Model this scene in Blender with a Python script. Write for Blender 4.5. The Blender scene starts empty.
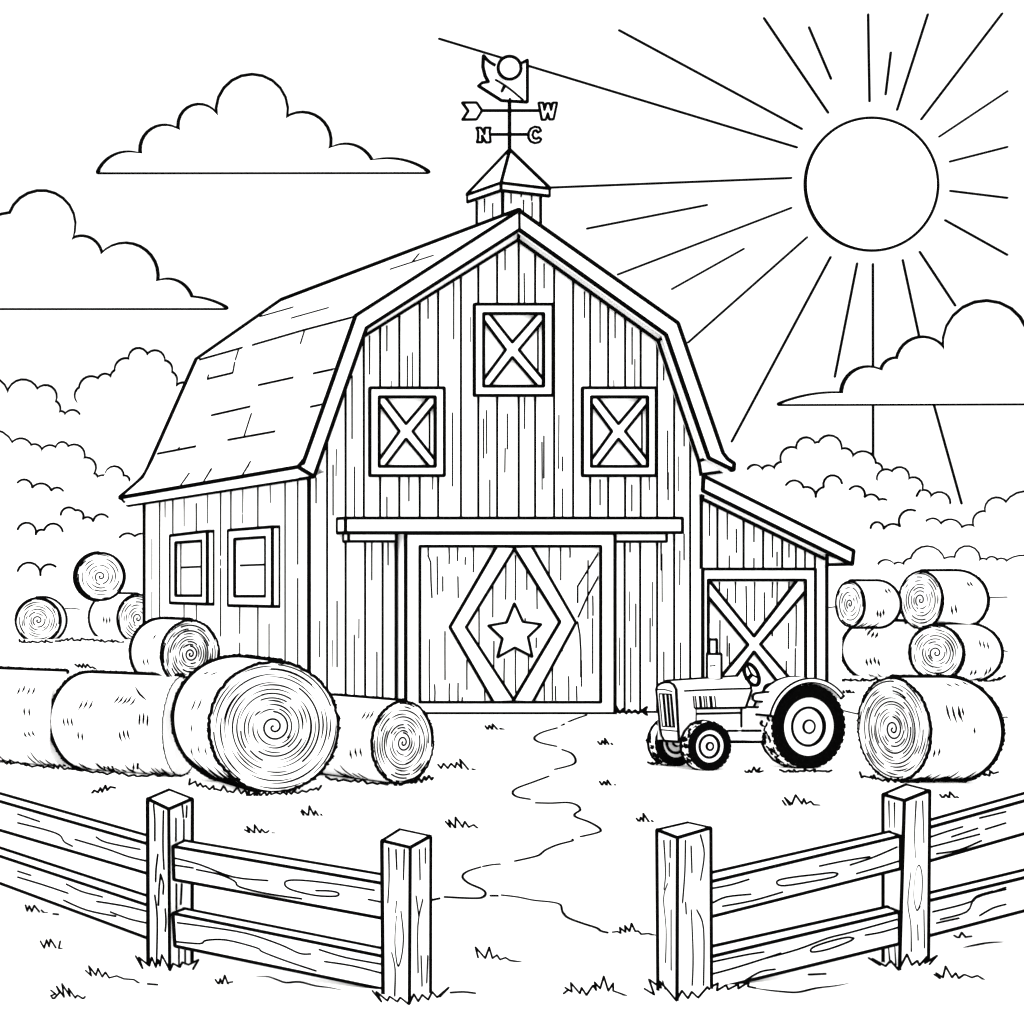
import bpy, math, random
from mathutils import Vector, Matrix
from mathutils.bvhtree import BVHTree

random.seed(7)
scene = bpy.context.scene
COL = scene.collection

# ------------------------------------------------------------------ camera
F_PX, U0, V0, CAM_H = 1800.0, -410.0, 575.0, 3.5
CAM = Vector((0, 0, CAM_H))
cam_data = bpy.data.cameras.new("camera")
cam_data.sensor_width = 36.0
cam_data.lens = F_PX / 1024 * 36.0
cam_data.shift_x = (512 - U0) / 1024
cam_data.shift_y = (V0 - 512) / 1024
cam_data.clip_start, cam_data.clip_end = 0.1, 6000
cam = bpy.data.objects.new("camera", cam_data)
cam.location = CAM
cam.rotation_euler = (math.radians(90), 0, 0)
COL.objects.link(cam)
scene.camera = cam

# ------------------------------------------------------------------ materials
def material(name, col, rough=1.0, noise=0.0, nscale=4.0, emit=None):
    m = bpy.data.materials.new(name)
    m.use_nodes = True
    nt = m.node_tree
    b = nt.nodes["Principled BSDF"]
    b.inputs["Roughness"].default_value = rough
    b.inputs["Specular IOR Level"].default_value = 0.0
    b.inputs["Base Color"].default_value = (*col, 1)
    if noise:
        tc = nt.nodes.new("ShaderNodeTexCoord")
        nz = nt.nodes.new("ShaderNodeTexNoise")
        nz.inputs["Scale"].default_value = nscale
        nz.inputs["Detail"].default_value = 4
        rp = nt.nodes.new("ShaderNodeValToRGB")
        rp.color_ramp.elements[0].position, rp.color_ramp.elements[1].position = 0.35, 0.65
        rp.color_ramp.elements[0].color = (*[c * (1 - noise) for c in col], 1)
        rp.color_ramp.elements[1].color = (*col, 1)
        nt.links.new(tc.outputs["Object"], nz.inputs["Vector"])
        nt.links.new(nz.outputs["Fac"], rp.inputs["Fac"])
        nt.links.new(rp.outputs["Color"], b.inputs["Base Color"])
    if emit:
        b.inputs["Emission Color"].default_value = (1, 1, 1, 1)
        b.inputs["Emission Strength"].default_value = emit
    return m

INK = material("black_ink", (0.0012, 0.0012, 0.0012))
PAPER = material("white_paint", (0.9, 0.9, 0.9), noise=0.03, nscale=1.5)
WOOD = material("white_wood", (0.9, 0.9, 0.9), noise=0.04, nscale=0.8)
STRAW = material("white_straw", (0.9, 0.9, 0.9), noise=0.04, nscale=3)
LEAF = material("white_foliage", (0.9, 0.9, 0.9), noise=0.03, nscale=0.2)
EARTH = material("white_ground", (0.9, 0.9, 0.9), noise=0.03, nscale=0.3)
VAPOUR = material("white_cloud", (0.9, 0.9, 0.9))
SUNMAT = material("white_sun", (0.9, 0.9, 0.9), emit=1.0)
RUBBER = material("black_rubber", (0.0015, 0.0015, 0.0015), noise=0.3, nscale=20)

# ------------------------------------------------------------------ geometry of the place
def P(u, v, Y):                      # the point at distance Y seen at (u, v)
    return Vector(((u - U0) / F_PX * Y, Y, CAM_H + (V0 - v) / F_PX * Y))
def gY(v):                           # distance of the flat ground seen at height v
    return F_PX * CAM_H / (v - V0)
def G(u, v, z=0.0):
    return P(u, v, F_PX * (CAM_H - z) / (v - V0))
def RAY(u, v):
    return Vector(((u - U0) / F_PX, 1.0, (V0 - v) / F_PX))
def ON(u, v, p, n):                  # sight line meets the plane through p with normal n
    r = RAY(u, v)
    return CAM + r * ((p - CAM).dot(n) / r.dot(n))
def ZM(ox, oy, s, pts):
    return [(ox + x / s, oy + y / s) for x, y in pts]

def smooth(pts, n=6, closed=False):
    out = []
    m = len(pts)
    for i in range(m if closed else m - 1):
        p = [pts[(i + k) % m] if closed else pts[min(max(i + k, 0), m - 1)] for k in (-1, 0, 1, 2)]
        for j in range(n):
            t = j / n
            q = []
            for a, b, c, d in zip(*p):
                q.append(0.5 * (2 * b + (c - a) * t + (2 * a - 5 * b + 4 * c - d) * t * t + (3 * b - a - 3 * c + d) * t ** 3))
            out.append(tuple(q))
    if not closed:
        out.append(tuple(pts[-1]))
    return out

def arc3(a, m, b, n=10):
    ax, ay = a; bx, by = m; cx, cy = b
    d = 2 * (ax * (by - cy) + bx * (cy - ay) + cx * (ay - by))
    if abs(d) < 1e-6:
        return [a, m, b]
    ux = ((ax**2 + ay**2) * (by - cy) + (bx**2 + by**2) * (cy - ay) + (cx**2 + cy**2) * (ay - by)) / d
    uy = ((ax**2 + ay**2) * (cx - bx) + (bx**2 + by**2) * (ax - cx) + (cx**2 + cy**2) * (bx - ax)) / d
    r = math.hypot(ax - ux, ay - uy)
    t0, tm, t1 = (math.atan2(y - uy, x - ux) for x, y in (a, m, b))
    tau = 2 * math.pi
    dm, d1 = (tm - t0) % tau, (t1 - t0) % tau
    if dm > d1:
        d1 -= tau
    return [(ux + r * math.cos(t0 + d1 * k / n), uy + r * math.sin(t0 + d1 * k / n)) for k in range(n + 1)]
def lobes(pts, n=10):                # cusp, crown of lobe, cusp, crown of lobe, cusp ...
    out = [pts[0]]
    for i in range(0, len(pts) - 2, 2):
        out += arc3(pts[i], pts[i + 1], pts[i + 2], n)[1:]
    return out

ICO = None
def ico():
    global ICO
    if ICO is None:
        t = (1 + 5 ** 0.5) / 2
        v = [Vector(p).normalized() for p in ((-1, t, 0), (1, t, 0), (-1, -t, 0), (1, -t, 0), (0, -1, t), (0, 1, t), (0, -1, -t), (0, 1, -t), (t, 0, -1), (t, 0, 1), (-t, 0, -1), (-t, 0, 1))]
        f = [(0, 11, 5), (0, 5, 1), (0, 1, 7), (0, 7, 10), (0, 10, 11), (1, 5, 9), (5, 11, 4), (11, 10, 2), (10, 7, 6), (7, 1, 8), (3, 9, 4), (3, 4, 2), (3, 2, 6), (3, 6, 8), (3, 8, 9), (4, 9, 5), (2, 4, 11), (6, 2, 10), (8, 6, 7), (9, 8, 1)]
        ICO = (v, f)
    return ICO

class MB:
    """Collects one mesh: solid faces (material 0, or 2) and inked edges and marks (material 1)."""
    def __init__(self):
        self.v, self.f, self.m, self.sm = [], [], [], []
    def face(self, pts, mat=0, sm=False):
        b = len(self.v)
        self.v += [Vector(p) for p in pts]
        self.f.append(tuple(range(b, b + len(pts)))); self.m.append(mat); self.sm.append(sm)
    def grid(self, rows, mat=0, closed=False, sm=True):
        b = len(self.v); n = len(rows[0])
        for r in rows:
            self.v += [Vector(p) for p in r]
        for i in range(len(rows) - 1):
            for j in range(n if closed else n - 1):
                k = (j + 1) % n
                a4 = (b + i * n + j, b + i * n + k, b + (i + 1) * n + k, b + (i + 1) * n + j)
                self.f += [(a4[0], a4[1], a4[2]), (a4[0], a4[2], a4[3])]; self.m += [mat, mat]; self.sm += [sm, sm]
    def prism(self, pts, off, ink=0, back=0, cross=0, mat=0):
        pts = [Vector(p) for p in pts]; off = Vector(off)
        q = [p + off for p in pts]; n = len(pts); b = len(self.v)
        self.v += pts + q
        self.f += [tuple(range(b, b + n)), tuple(reversed(range(b + n, b + 2 * n)))]
        self.f += [(b + i, b + (i + 1) % n, b + n + (i + 1) % n, b + n + i) for i in range(n)]
        self.m += [mat] * (n + 2); self.sm += [False] * (n + 2)
        if ink: self.tube(pts, ink, closed=True)
        if back: self.tube(q, back, closed=True)
        if cross:
            for a, c in zip(pts, q): self.tube([a, c], cross)
    def ball(self, c, r):
        v, f = ico(); b = len(self.v)
        self.v += [c + p * r for p in v]
        self.f += [tuple(b + i for i in t) for t in f]; self.m += [1] * len(f); self.sm += [True] * len(f)
    def tube(self, pts, w, closed=False, caps=True, taper=False, rad=None):
        """An inked line: a round bead about w pixels thick as seen from the front of the yard, or of radius rad."""
        pts = [Vector(p) for p in pts]
        pts = [p for i, p in enumerate(pts) if i == 0 or (p - pts[i - 1]).length > 1e-5]
        if closed and len(pts) > 2 and (pts[0] - pts[-1]).length > 1e-5: pts.append(pts[0].copy())
        if len(pts) < 2: return
        R = [rad if rad else (w * 1.05 + 0.55) * 0.5 * p.y / F_PX for p in pts]
        if taper:
            n = len(pts) - 1
            R = [r * (1.0 - 0.75 * abs(2 * i / n - 1) ** 2) if n > 1 else r for i, r in enumerate(R)]
        runs, cur = [], [0]
        for i in range(1, len(pts)):
            cur.append(i)
            if i < len(pts) - 1:
                a, c = (pts[i] - pts[i - 1]).normalized(), (pts[i + 1] - pts[i]).normalized()
                if a.dot(c) < 0.8:
                    runs.append(cur); cur = [i]; self.ball(pts[i], R[i])
        runs.append(cur)
        if closed and len(pts) > 3: self.ball(pts[0], R[0])
        elif caps and not taper:
            self.ball(pts[0], R[0]); self.ball(pts[-1], R[-1])
        K = 6
        for run in runs:
            b = len(self.v); up = None
            for j, i in enumerate(run):
                p = pts[i]
                t = pts[run[min(j + 1, len(run) - 1)]] - pts[run[max(j - 1, 0)]]
                if t.length < 1e-9: t = Vector((0, 0, 1))
                t.normalize()
                if up is None:
                    up = t.orthogonal().normalized()
                else:
                    up = (up - t * up.dot(t))
                    up = up.normalized() if up.length > 1e-6 else t.orthogonal().normalized()
                s = t.cross(up)
                self.v += [p + (up * math.cos(2 * math.pi * k / K) + s * math.sin(2 * math.pi * k / K)) * R[i] for k in range(K)]
            for j in range(len(run) - 1):
                for k in range(K):
                    self.f.append((b + j * K + k, b + j * K + (k + 1) % K, b + (j + 1) * K + (k + 1) % K, b + (j + 1) * K + k)); self.m.append(1); self.sm.append(True)
            e = b + (len(run) - 1) * K
            self.f += [tuple(reversed(range(b, b + K))), tuple(range(e, e + K))]; self.m += [1, 1]; self.sm += [False, False]
    def bvh(self):
        fs = [f for f, m in zip(self.f, self.m) if m != 1]
        return BVHTree.FromPolygons([tuple(p) for p in self.v], fs)
    def trace(self, lines, w, step=4.0, lift=0.0, taper=False, bvh=None):
        """Draw lines on the surface where the sight lines to them meet it."""
        bvh = bvh or self.bvh()
        for ln in lines:
            dense = [ln[0]]
            for a, c in zip(ln, ln[1:]):
                n = max(1, int(math.hypot(c[0] - a[0], c[1] - a[1]) / step))
                dense += [(a[0] + (c[0] - a[0]) * k / n, a[1] + (c[1] - a[1]) * k / n) for k in range(1, n + 1)]
            run = []
            for u, v in dense + [None]if False else dense:
                r = RAY(u, v).normalized()
                hit = bvh.ray_cast(CAM, r)
                if hit[0] is None:
                    if len(run) > 1: self.tube(run, w, taper=taper)
                    run = []
                else:
                    run.append(hit[0] - r * lift)
            if len(run) > 1: self.tube(run, w, taper=taper)
    def build(self, name, mat, parent=None, base=None, third=None):
        base = Vector(parent["_base"]) if parent is not None else Vector(base or (0, 0, 0))
        me = bpy.data.meshes.new(name)
        me.from_pydata([tuple(p - base) for p in self.v], [], self.f)
        for m in (mat, INK) + ((third,) if third else ()): me.materials.append(m)
        me.polygons.foreach_set("material_index", self.m)
        me.polygons.foreach_set("use_smooth", self.sm)
        me.update()
        o = bpy.data.objects.new(name, me)
        COL.objects.link(o)
        o["_base"] = tuple(base)
        if parent is not None: o.parent = parent
        else: o.location = base
        return o

def tag(o, label=None, cat=None, group=None, kind=None):
    if label: o["label"] = label
    if cat: o["category"] = cat
    if group: o["group"] = group
    if kind: o["kind"] = kind
    return o
def thing(name, loc, label, cat, group=None):
    o = bpy.data.objects.new(name, None)
    o.empty_display_size = 0.3
    COL.objects.link(o)
    o.location = loc
    o["_base"] = tuple(loc)
    return tag(o, label, cat, group)
def rect(x0, y0, x1, y1): return [(x0, y0), (x1, y0), (x1, y1), (x0, y1)]
def at(pts, Y): return [P(u, v, Y) for u, v in pts]

# ------------------------------------------------------------------ ground, far bank and path
g = MB()
g.face([(-2500, -60, 0), (4000, -60, 0), (4000, 3500, 0), (-2500, 3500, 0)])
for ln in (ZM(140, 770, 3.012, [(350, 622), (385, 622), (415, 632), (440, 640), (480, 638), (530, 650), (570, 655), (610, 663)]),
           ZM(140, 770, 3.012, [(935, 670), (975, 668), (1010, 672)]),
           ZM(640, 760, 2.667, [(290, 605), (330, 612), (375, 617), (420, 619), (470, 608), (520, 602), (558, 595)]),
           ZM(640, 760, 2.667, [(450, 572), (470, 571), (495, 570)]),
           ZM(640, 760, 2.667, [(862, 500), (890, 494), (930, 487), (972, 485)]),
           [(844, 711), (859, 714.5)], [(999, 717.8), (1007, 717.4)],
           ZM(0, 770, 4.0315, [(595, 862), (635, 865)]), ZM(0, 770, 4.0315, [(215, 580), (235, 582)])):
    g.tube([G(u, v, 0.01) for u, v in smooth(ln, 4)], 1.7, taper=len(ln) > 3)
tag(g.build("ground", EARTH), kind="structure")

bk = MB()
crest = [(-330, 605), (65, 608), (150, 609), (500, 609), (829, 607), (930, 600), (987, 597), (1006, 596.6), (1300, 594)]
yc = 112
rows = [[Vector((P(u, v, yc).x, yo, z if z is not None else P(u, v, yc).z)) for u, v in crest] for yo, z in ((99, -0.05), (106, 0.9), (yc, None), (119, 0.7), (126, -0.05))]
bk.grid(rows)
bk.trace([[(65.5, 609), (72, 608.6), (79, 609.6)], [(828.5, 608), (837, 607)], [(987, 597.9), (1006.5, 597.4)]], 1.8, lift=0.05)
tag(bk.build("field_bank", EARTH), kind="structure")
fl = MB()
fl.face([G(820, 660), G(1090, 660), G(1090, 622), G(820, 622)])
for p in fl.v: p.z += 0.01
fl.trace([[(990, 624.5), (1000, 625.5), (1007, 626)], [(834, 624), (841, 624.5), (855, 626)], [(828, 637), (837, 636), (848, 635.2)], [(1001, 650), (1007, 652)]], 1.8)
tag(fl.build("field", EARTH), kind="structure")

pl = ZM(420, 690, 3.064, [(510, 78), (480, 88), (455, 98), (420, 117), (370, 132), (350, 148), (370, 162), (418, 173), (436, 183), (465, 195), (477, 215), (465, 230), (413, 244), (394, 265), (340, 285), (295, 302), (284, 316), (300, 328), (337, 335), (355, 346), (400, 347), (450, 345), (480, 352), (491, 367), (474, 380), (480, 390), (520, 405), (552, 425), (545, 437), (492, 450), (465, 463), (420, 475), (385, 490), (372, 500), (355, 510), (290, 525), (245, 534), (193, 541), (145, 556), (130, 572), (150, 592), (190, 610), (201, 623)])
pa = MB()
prt = [(640, 931), (660, 905), (655, 880), (640, 860), (650, 835), (630, 810), (640, 790), (622, 770), (625, 750), (612, 735), (614, 717)]
pa.face([G(u, v, 0.006) for u, v in smooth(pl, 3)] + [G(u, v, 0.006) for u, v in prt])
S = lambda pts: ZM(420, 690, 3.064, pts)
for ln in ([(510, 78), (480, 88), (455, 98)], [(442, 105), (434, 109)], [(420, 117), (370, 132), (350, 148), (370, 162), (418, 173)], [(436, 183), (465, 195), (477, 215), (465, 230), (413, 244)],
           [(394, 265), (340, 285), (295, 302), (284, 316), (300, 328), (337, 335)], [(355, 346), (400, 347), (450, 345), (480, 352), (491, 367), (474, 380), (480, 390), (520, 405), (552, 425), (545, 437), (492, 450)],
           [(467, 458), (465, 463), (420, 475), (385, 490), (372, 500), (355, 510), (290, 525)], [(245, 534), (220, 536), (193, 541)], [(185, 543), (145, 556), (130, 572), (150, 592), (190, 610), (201, 623), (190, 635), (160, 638), (75, 634)],
           [(60, 638), (37, 643)], [(216, 630), (238, 630)], [(250, 629), (300, 635), (350, 645), (400, 650), (430, 658), (437, 680), (455, 698), (500, 715), (540, 728), (555, 738), (575, 743)]):
    pa.tube([G(u, v, 0.012) for u, v in smooth(S(ln), 5)], 1.9)
tag(pa.build("path", EARTH), kind="structure")

# ------------------------------------------------------------------ barn
YF = 45.65                                 # distance of the gable wall
YB = YF - 0.45                             # front edge of the roof
YE = YB / 0.75                             # back edge of the roof
YW = YF / 0.772                            # back wall
barn = thing("barn", P(505, 713, YF) * 1.0, "big wooden gambrel-roofed barn with a star on its wide door", "barn")
barn.location.z = 0; barn["_base"] = (barn.location.x, barn.location.y, 0)
FRZ_L = [(519.3, 229.7), (366, 328), (363, 337), (518, 240)]
wall_pts = [(309, 713), (309, 476), (314, 474), (364, 334), (518.5, 235), (660, 339), (701, 462), (701, 713)]
w = MB()
w.prism(at(wall_pts, YF), (0, 0.3, 0))
roofline = [(309, 476), (314, 472), (363.5, 337), (518, 240), (658, 340.8), (698.7, 460.6), (701, 470)]
def top_at(x):
    for a, b in zip(roofline, roofline[1:]):
        if a[0] <= x <= b[0]: return a[1] + (b[1] - a[1]) * (x - a[0]) / (b[0] - a[0])
    return 480
FL = lambda x0, y0, x1, y1, wd, mb=w, Y=YF: mb.tube(at([(x0, y0), (x1, y1)], Y), wd)
for x in (327, 345.5, 363.7, 380, 399.2, 419.6, 438, 460.8, 478.2, 497, 518.6, 535, 554, 573, 590, 608, 625, 640.5, 657, 674, 690):
    FL(x, top_at(x), x, 519, 2.0)
for x in (345.5, 365, 382.5, 624.5, 640, 657, 674, 690):
    FL(x, 533, x, 713, 2.0)
FL(327, 519, 327, 713, 2.0); FL(690, 519, 690, 713, 2.0)
FL(309, 474, 309, 713, 3.4); FL(701, 462, 701, 713, 3.2); FL(309, 713, 405, 713, 2.4); FL(612, 713, 701, 713, 4.2)
GR = [(369.5, 336, 374), (386.8, 326, 351), (407.3, 356, 386), (428, 299, 318.5), (453.6, 283, 339), (505, 250, 270), (544, 264, 288), (352, 376, 438.6), (452.5, 413, 486), (483.5, 419, 458), (507.3, 414, 449), (524.5, 398, 428.5), (543.8, 436, 478), (354.5, 467, 517), (489.7, 480, 516), (562.5, 457, 471), (562.5, 489, 517), (386.8, 497, 517), (408.8, 477, 501), (600, 480, 505), (631.7, 485, 511), (584.4, 292, 317.5), (600, 299, 342.5), (615, 313, 338), (632, 328, 364.4), (663.5, 364, 380), (667.5, 431, 489), (684, 534, 560), (661, 543, 570), (635.7, 604, 647), (650, 618, 662), (630.6, 648, 702), (663.7, 652, 697), (680.4, 643, 692), (684, 425, 446), (316, 478, 503), (333, 465, 515), (371.7, 543, 580), (388, 543, 565), (337, 601, 667), (354.2, 635, 699), (376.8, 652, 699), (630, 533, 552)]
for x, a, b in GR: w.tube(at([(x, a), (x, (a + b) / 2), (x, b)], YF), 1.25)
grn = random.Random(21)
for x0, x1 in zip((309, 327, 345.5, 365, 382.5, 399, 419.6, 438, 460.8, 478, 497, 518.6, 535, 554, 573, 590, 608, 625, 640.5, 657, 674), (327, 345.5, 365, 382.5, 399, 419.6, 438, 460.8, 478, 497, 518.6, 535, 554, 573, 590, 608, 625, 640.5, 657, 674, 690)):
    for lo_, hi_ in ((top_at((x0 + x1) / 2) + 12, 500), (545, 690)):
        if lo_ < hi_ - 30 and grn.random() < .85:
            x = x0 + (x1 - x0) * grn.uniform(.25, .75); a = grn.uniform(lo_, hi_ - 25); b = min(hi_, a + grn.uniform(18, 55))
            w.tube(at([(x, a), (x + grn.uniform(-.4, .4), b)], YF), .7 + .5 * grn.random())
w.build("wall", WOOD, barn)
# side wall
XW = P(309, 600, YF).x
def side(u, v, out=0.0): return ON(u, v, Vector((XW - out, 0, 0)), Vector((1, 0, 0)))
sw = MB()
zt = P(0, 474, YF).z
sw.prism([Vector((XW, YF + .3, 0)), Vector((XW, YW, 0)), Vector((XW, YW, zt)), Vector((XW, YF + .3, zt))], (0.3, 0, 0))
XR = P(701, 600, YF).x
sw.prism([Vector((XW + .3, YW, 0)), Vector((XR, YW, 0)), Vector((XR, YW, zt)), Vector(((XR + XW) / 2, YW, P(0, 236, YF).z)), Vector((XW + .3, YW, zt))], (0, -0.3, 0))
sw.prism([Vector((XR, YF + .3, 0)), Vector((XR, YW - .3, 0)), Vector((XR, YW - .3, zt)), Vector((XR, YF + .3, zt))], (-0.3, 0, 0))
S = lambda pts: ZM(120, 460, 3.413, pts)
SL = [(137, 140, 137, 560, 2.0), (182, 125, 182, 250, 2.0), (262, 150, 262, 245, 1.9), (345, 105, 345, 325, 2), (345, 340, 345, 360, 1.6), (345, 370, 345, 600, 2), (380, 100, 380, 240, 2.0), (472, 85, 472, 232, 2.0), (565, 70, 565, 690, 2.0), (608, 65, 608, 355, 2.0), (608, 405, 608, 700, 2.0),
      (220, 495, 220, 550, 1.6), (262, 495, 262, 550, 1.6), (410, 500, 410, 592, 1.8), (410, 625, 410, 690, 1.8), (472, 505, 472, 690, 2.0), (510, 560, 510, 690, 1.6)]
for x0, y0, x1, y1, wd in SL:
    sw.tube([side(u, v) for u, v in S([(x0, y0), (x1, y1)])], wd)
for x, a, b in ((155, 140, 195), (220, 125, 225), (300, 115, 215), (420, 95, 180), (420, 185, 215), (514, 82, 145), (110, 270, 408), (110, 450, 545)):
    sw.tube([side(u, v) for u, v in S([(x, a), (x, (a + b) / 2), (x, b)])], 1.25)
sw.tube([Vector((XW, YW, 0)), Vector((XW, YW, zt))], 4.6)
sw.build("wall", WOOD, barn)

# roof
frontL = [(519, 210.5), (355.5, 315.5), (307.5, 451), (303.6, 460), (298, 466.8)]
backL = [(282, 300.5), (197, 360), (152.5, 460), (143, 478), (121, 497.4)]
frontR = [(677.8, 323), (722.8, 453), (727.5, 459), (734, 463.5)]
rf = MB()
FLp, BLp = at(frontL, YB), at(backL, YE)
FRp = at(frontR, YB)
BRp = [Vector((BLp[0].x + (p.x - FLp[0].x), YE, BLp[0].z + (p.z - FLp[0].z))) for p in FRp]
rf.grid([FLp, BLp], sm=False)
rf.grid([[FLp[0]] + FRp, [BLp[0]] + BRp], sm=False)
dn = Vector((0, 0, -0.28))
rf.grid([[p + dn for p in FLp], [p + dn for p in BLp]], sm=False)
rf.grid([[p + dn for p in [FLp[0]] + FRp], [p + dn for p in [BLp[0]] + BRp]], sm=False)
rf.grid([BLp, [p + dn for p in BLp]], sm=False); rf.grid([[BLp[0]] + BRp, [p + dn for p in [BLp[0]] + BRp]], sm=False)
rf.tube([FLp[0], BLp[0]], 5.6)
rf.tube(BLp[:3] + [P(u, v, YE) for u, v in smooth(backL[2:], 4)], 6.2)
S = lambda pts: ZM(100, 200, 3.413, pts)
SH = [S(l) for l in ([(548, 399), (660, 367)], [(655, 404), (780, 369)], [(522, 495), (700, 443), (868, 399)], [(700, 445), (686, 490)], [(342, 545), (487, 504)], [(475, 510), (464, 545)], [(461, 555), (455, 590)], [(372, 598), (368, 611), (455, 590)], [(542, 632), (660, 606)], [(730, 592), (800, 577)], [(720, 706), (758, 698)], [(382, 735), (513, 705)], [(518, 730), (494, 805)], [(438, 819), (598, 790)], [(198, 866), (328, 841)], [(265, 853), (272, 845)], [(275, 977), (305, 934)], [(355, 962), (381, 918)], [(487, 940), (515, 893)])]
SH += [ZM(250, 150, 3.413, l) for l in ([(480, 408), (627, 361)], [(553, 385), (577, 356)], [(5, 905), (0, 920)])]
rf.trace(SH, 2.2)
roof = rf.build("roof", PAPER, barn)
bb = MB()
inL = [(314, 476.5), (366.3, 328), (519.3, 229.7)]
inR = [(666, 334.6), (708.8, 458), (733.5, 470)]
def board(pts, inkidx, wd):
    q = at(pts, YB - 0.03); bb.prism(q, (0, 0.2, 0))
    for i, j in inkidx: bb.tube([q[i], q[j]], wd)
# upper left, lower left, upper right, lower right boards
board([frontL[0], frontL[1], inL[1], inL[2]], [(0, 1), (1, 2)] and [(0, 1), (2, 3)], 3.6)
lo = [frontL[1]] + smooth([frontL[1], frontL[2], frontL[3], frontL[4]], 4)[4:] + [inL[0], inL[1]]
q = at(lo, YB - 0.03); bb.prism(q, (0, 0.2, 0)); bb.tube(q[:-1], 3.6); bb.tube(q[-2:], 3.6)
board([frontL[0], frontR[0], inR[0], inL[2]], [(0, 1), (2, 3)], 3.6)
bb.tube(at([(519.3, 212), (519.5, 229)], YB - 0.04), 2.0)
q = at([frontR[0], frontR[1], frontR[2], frontR[3], inR[2], inR[1], inR[0]], YB - 0.03); bb.prism(q, (0, 0.2, 0)); bb.tube(q, 3.6)
bb.v  # boards share one mesh
bb.build("barge_board", PAPER, roof)
ev = MB()
D, Db, Eb, E = P(298, 466.8, YB), P(121, 497.4, YE), P(128, 505.3, YE), P(313.8, 476.5, YB)
ev.face([D, Db, Eb, E]); i2 = Vector((.35, .15, .12)); ev.face([p + i2 for p in (D, Db, Eb, E)])
ev.face([Db, Eb, Eb + i2, Db + i2]); ev.face([E, Eb, Eb + i2, E + i2])
ev.tube([D, Db, Eb, E, D], 3.6)
ev.build("eave_board", PAPER, roof)
so = MB()
for pts in (FRZ_L, [(519.3, 229.7), (666, 334.6), (658, 340.8), (518, 240)], [(666, 334.6), (708.8, 458), (698.7, 461), (658, 340.8)], [(698.7, 461), (708.8, 458), (733.5, 470.3), (701, 474.5)]):
    so.prism(at(pts, YF - 0.13), (0, 0.1, 0), ink=2.9)
so.build("frieze_board", PAPER, roof)

# cupola
cu = MB()
M_, L_, R_ = P(501, 182.8, 47.0), P(467.7, 194.6, 48.8), P(549.2, 188.6, 47.9)
K_ = L_ + R_ - M_
cen = (L_ + R_) / 2
def hz(u, v, p): return P(u, v, p.y)
zd = Vector((0, 0, -0.2))
bm_, bl_, br_ = P(502.6, 189, M_.y + .3), P(477.3, 198, L_.y - .15), P(540.2, 194.5, R_.y)
bl_.z = br_.z = bm_.z = M_.z + 0.1
bk_ = bl_ + br_ - bm_
zb = P(0, 235, 48).z
low = lambda p: Vector((p.x, p.y, zb - 0.8))
cu.prism([bm_, bl_, bk_, br_], (0, 0, low(bm_).z - bm_.z))
for p, wd in ((bm_, 2.8), (bl_, 3.2), (br_, 3.2)): cu.tube([p, low(p)], wd)
S = lambda pts: ZM(400, 20, 4.655, pts)
cu.trace([S([(x, a), (x, b)]) for x, a, b in ((395, 825, 893), (433, 855, 925), (516, 798, 852), (563, 805, 822), (574, 840, 890), (612, 812, 840), (614, 850, 915))], 1.5)
cupola = cu.build("cupola", WOOD, barn)
cr = MB()
AP = P(509.6, 150.5, cen.y)
low4 = [M_, L_, K_, R_]
for a, b in zip(low4, low4[1:] + low4[:1]):
    cr.face([AP, a, b]); cr.face([a, b, b + zd, a + zd])
cr.face([p + zd for p in low4])
for p in (M_, L_, R_): cr.tube([AP, p], 2.8 if p is M_ else 4.4); cr.tube([p, p + zd], 2.6)
cr.tube([L_, M_, R_], 3.0); cr.tube([L_ + zd, M_ + zd, R_ + zd], 3.0)
cr.build("cupola_roof", PAPER, cupola)

# gable windows
def cross(x0, y0, x1, y1, cx, cy, dx, dy, ox, oy):
    return [(x0, y0), (x0 + ox, y0), (cx, cy - dy), (x1 - ox, y0), (x1, y0), (x1, y0 + oy), (cx + dx, cy), (x1, y1 - oy), (x1, y1), (x1 - ox, y1), (cx, cy + dy), (x0 + ox, y1), (x0, y1), (x0, y1 - oy), (cx - dx, cy), (x0, y0 + oy)]
def ring(mb, o, i, Y, t, wo, wi):
    A, B = at(rect(*o), Y), at(rect(*i), Y); T = Vector((0, t, 0))
    for k in range(4):
        j = (k + 1) % 4
        mb.face([A[k], A[j], B[j], B[k]]); mb.face([A[k], A[j], A[j] + T, A[k] + T]); mb.face([B[k], B[j], B[j] + T, B[k] + T])
    mb.tube(A, wo, closed=True); mb.tube(B, wi, closed=True)
def brace_ink(mb, c, Y, wd):
    q = at(c, Y)
    for s in ((1, 2, 3), (5, 6, 7), (9, 10, 11), (13, 14, 15)): mb.tube([q[i] for i in s], wd)
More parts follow.
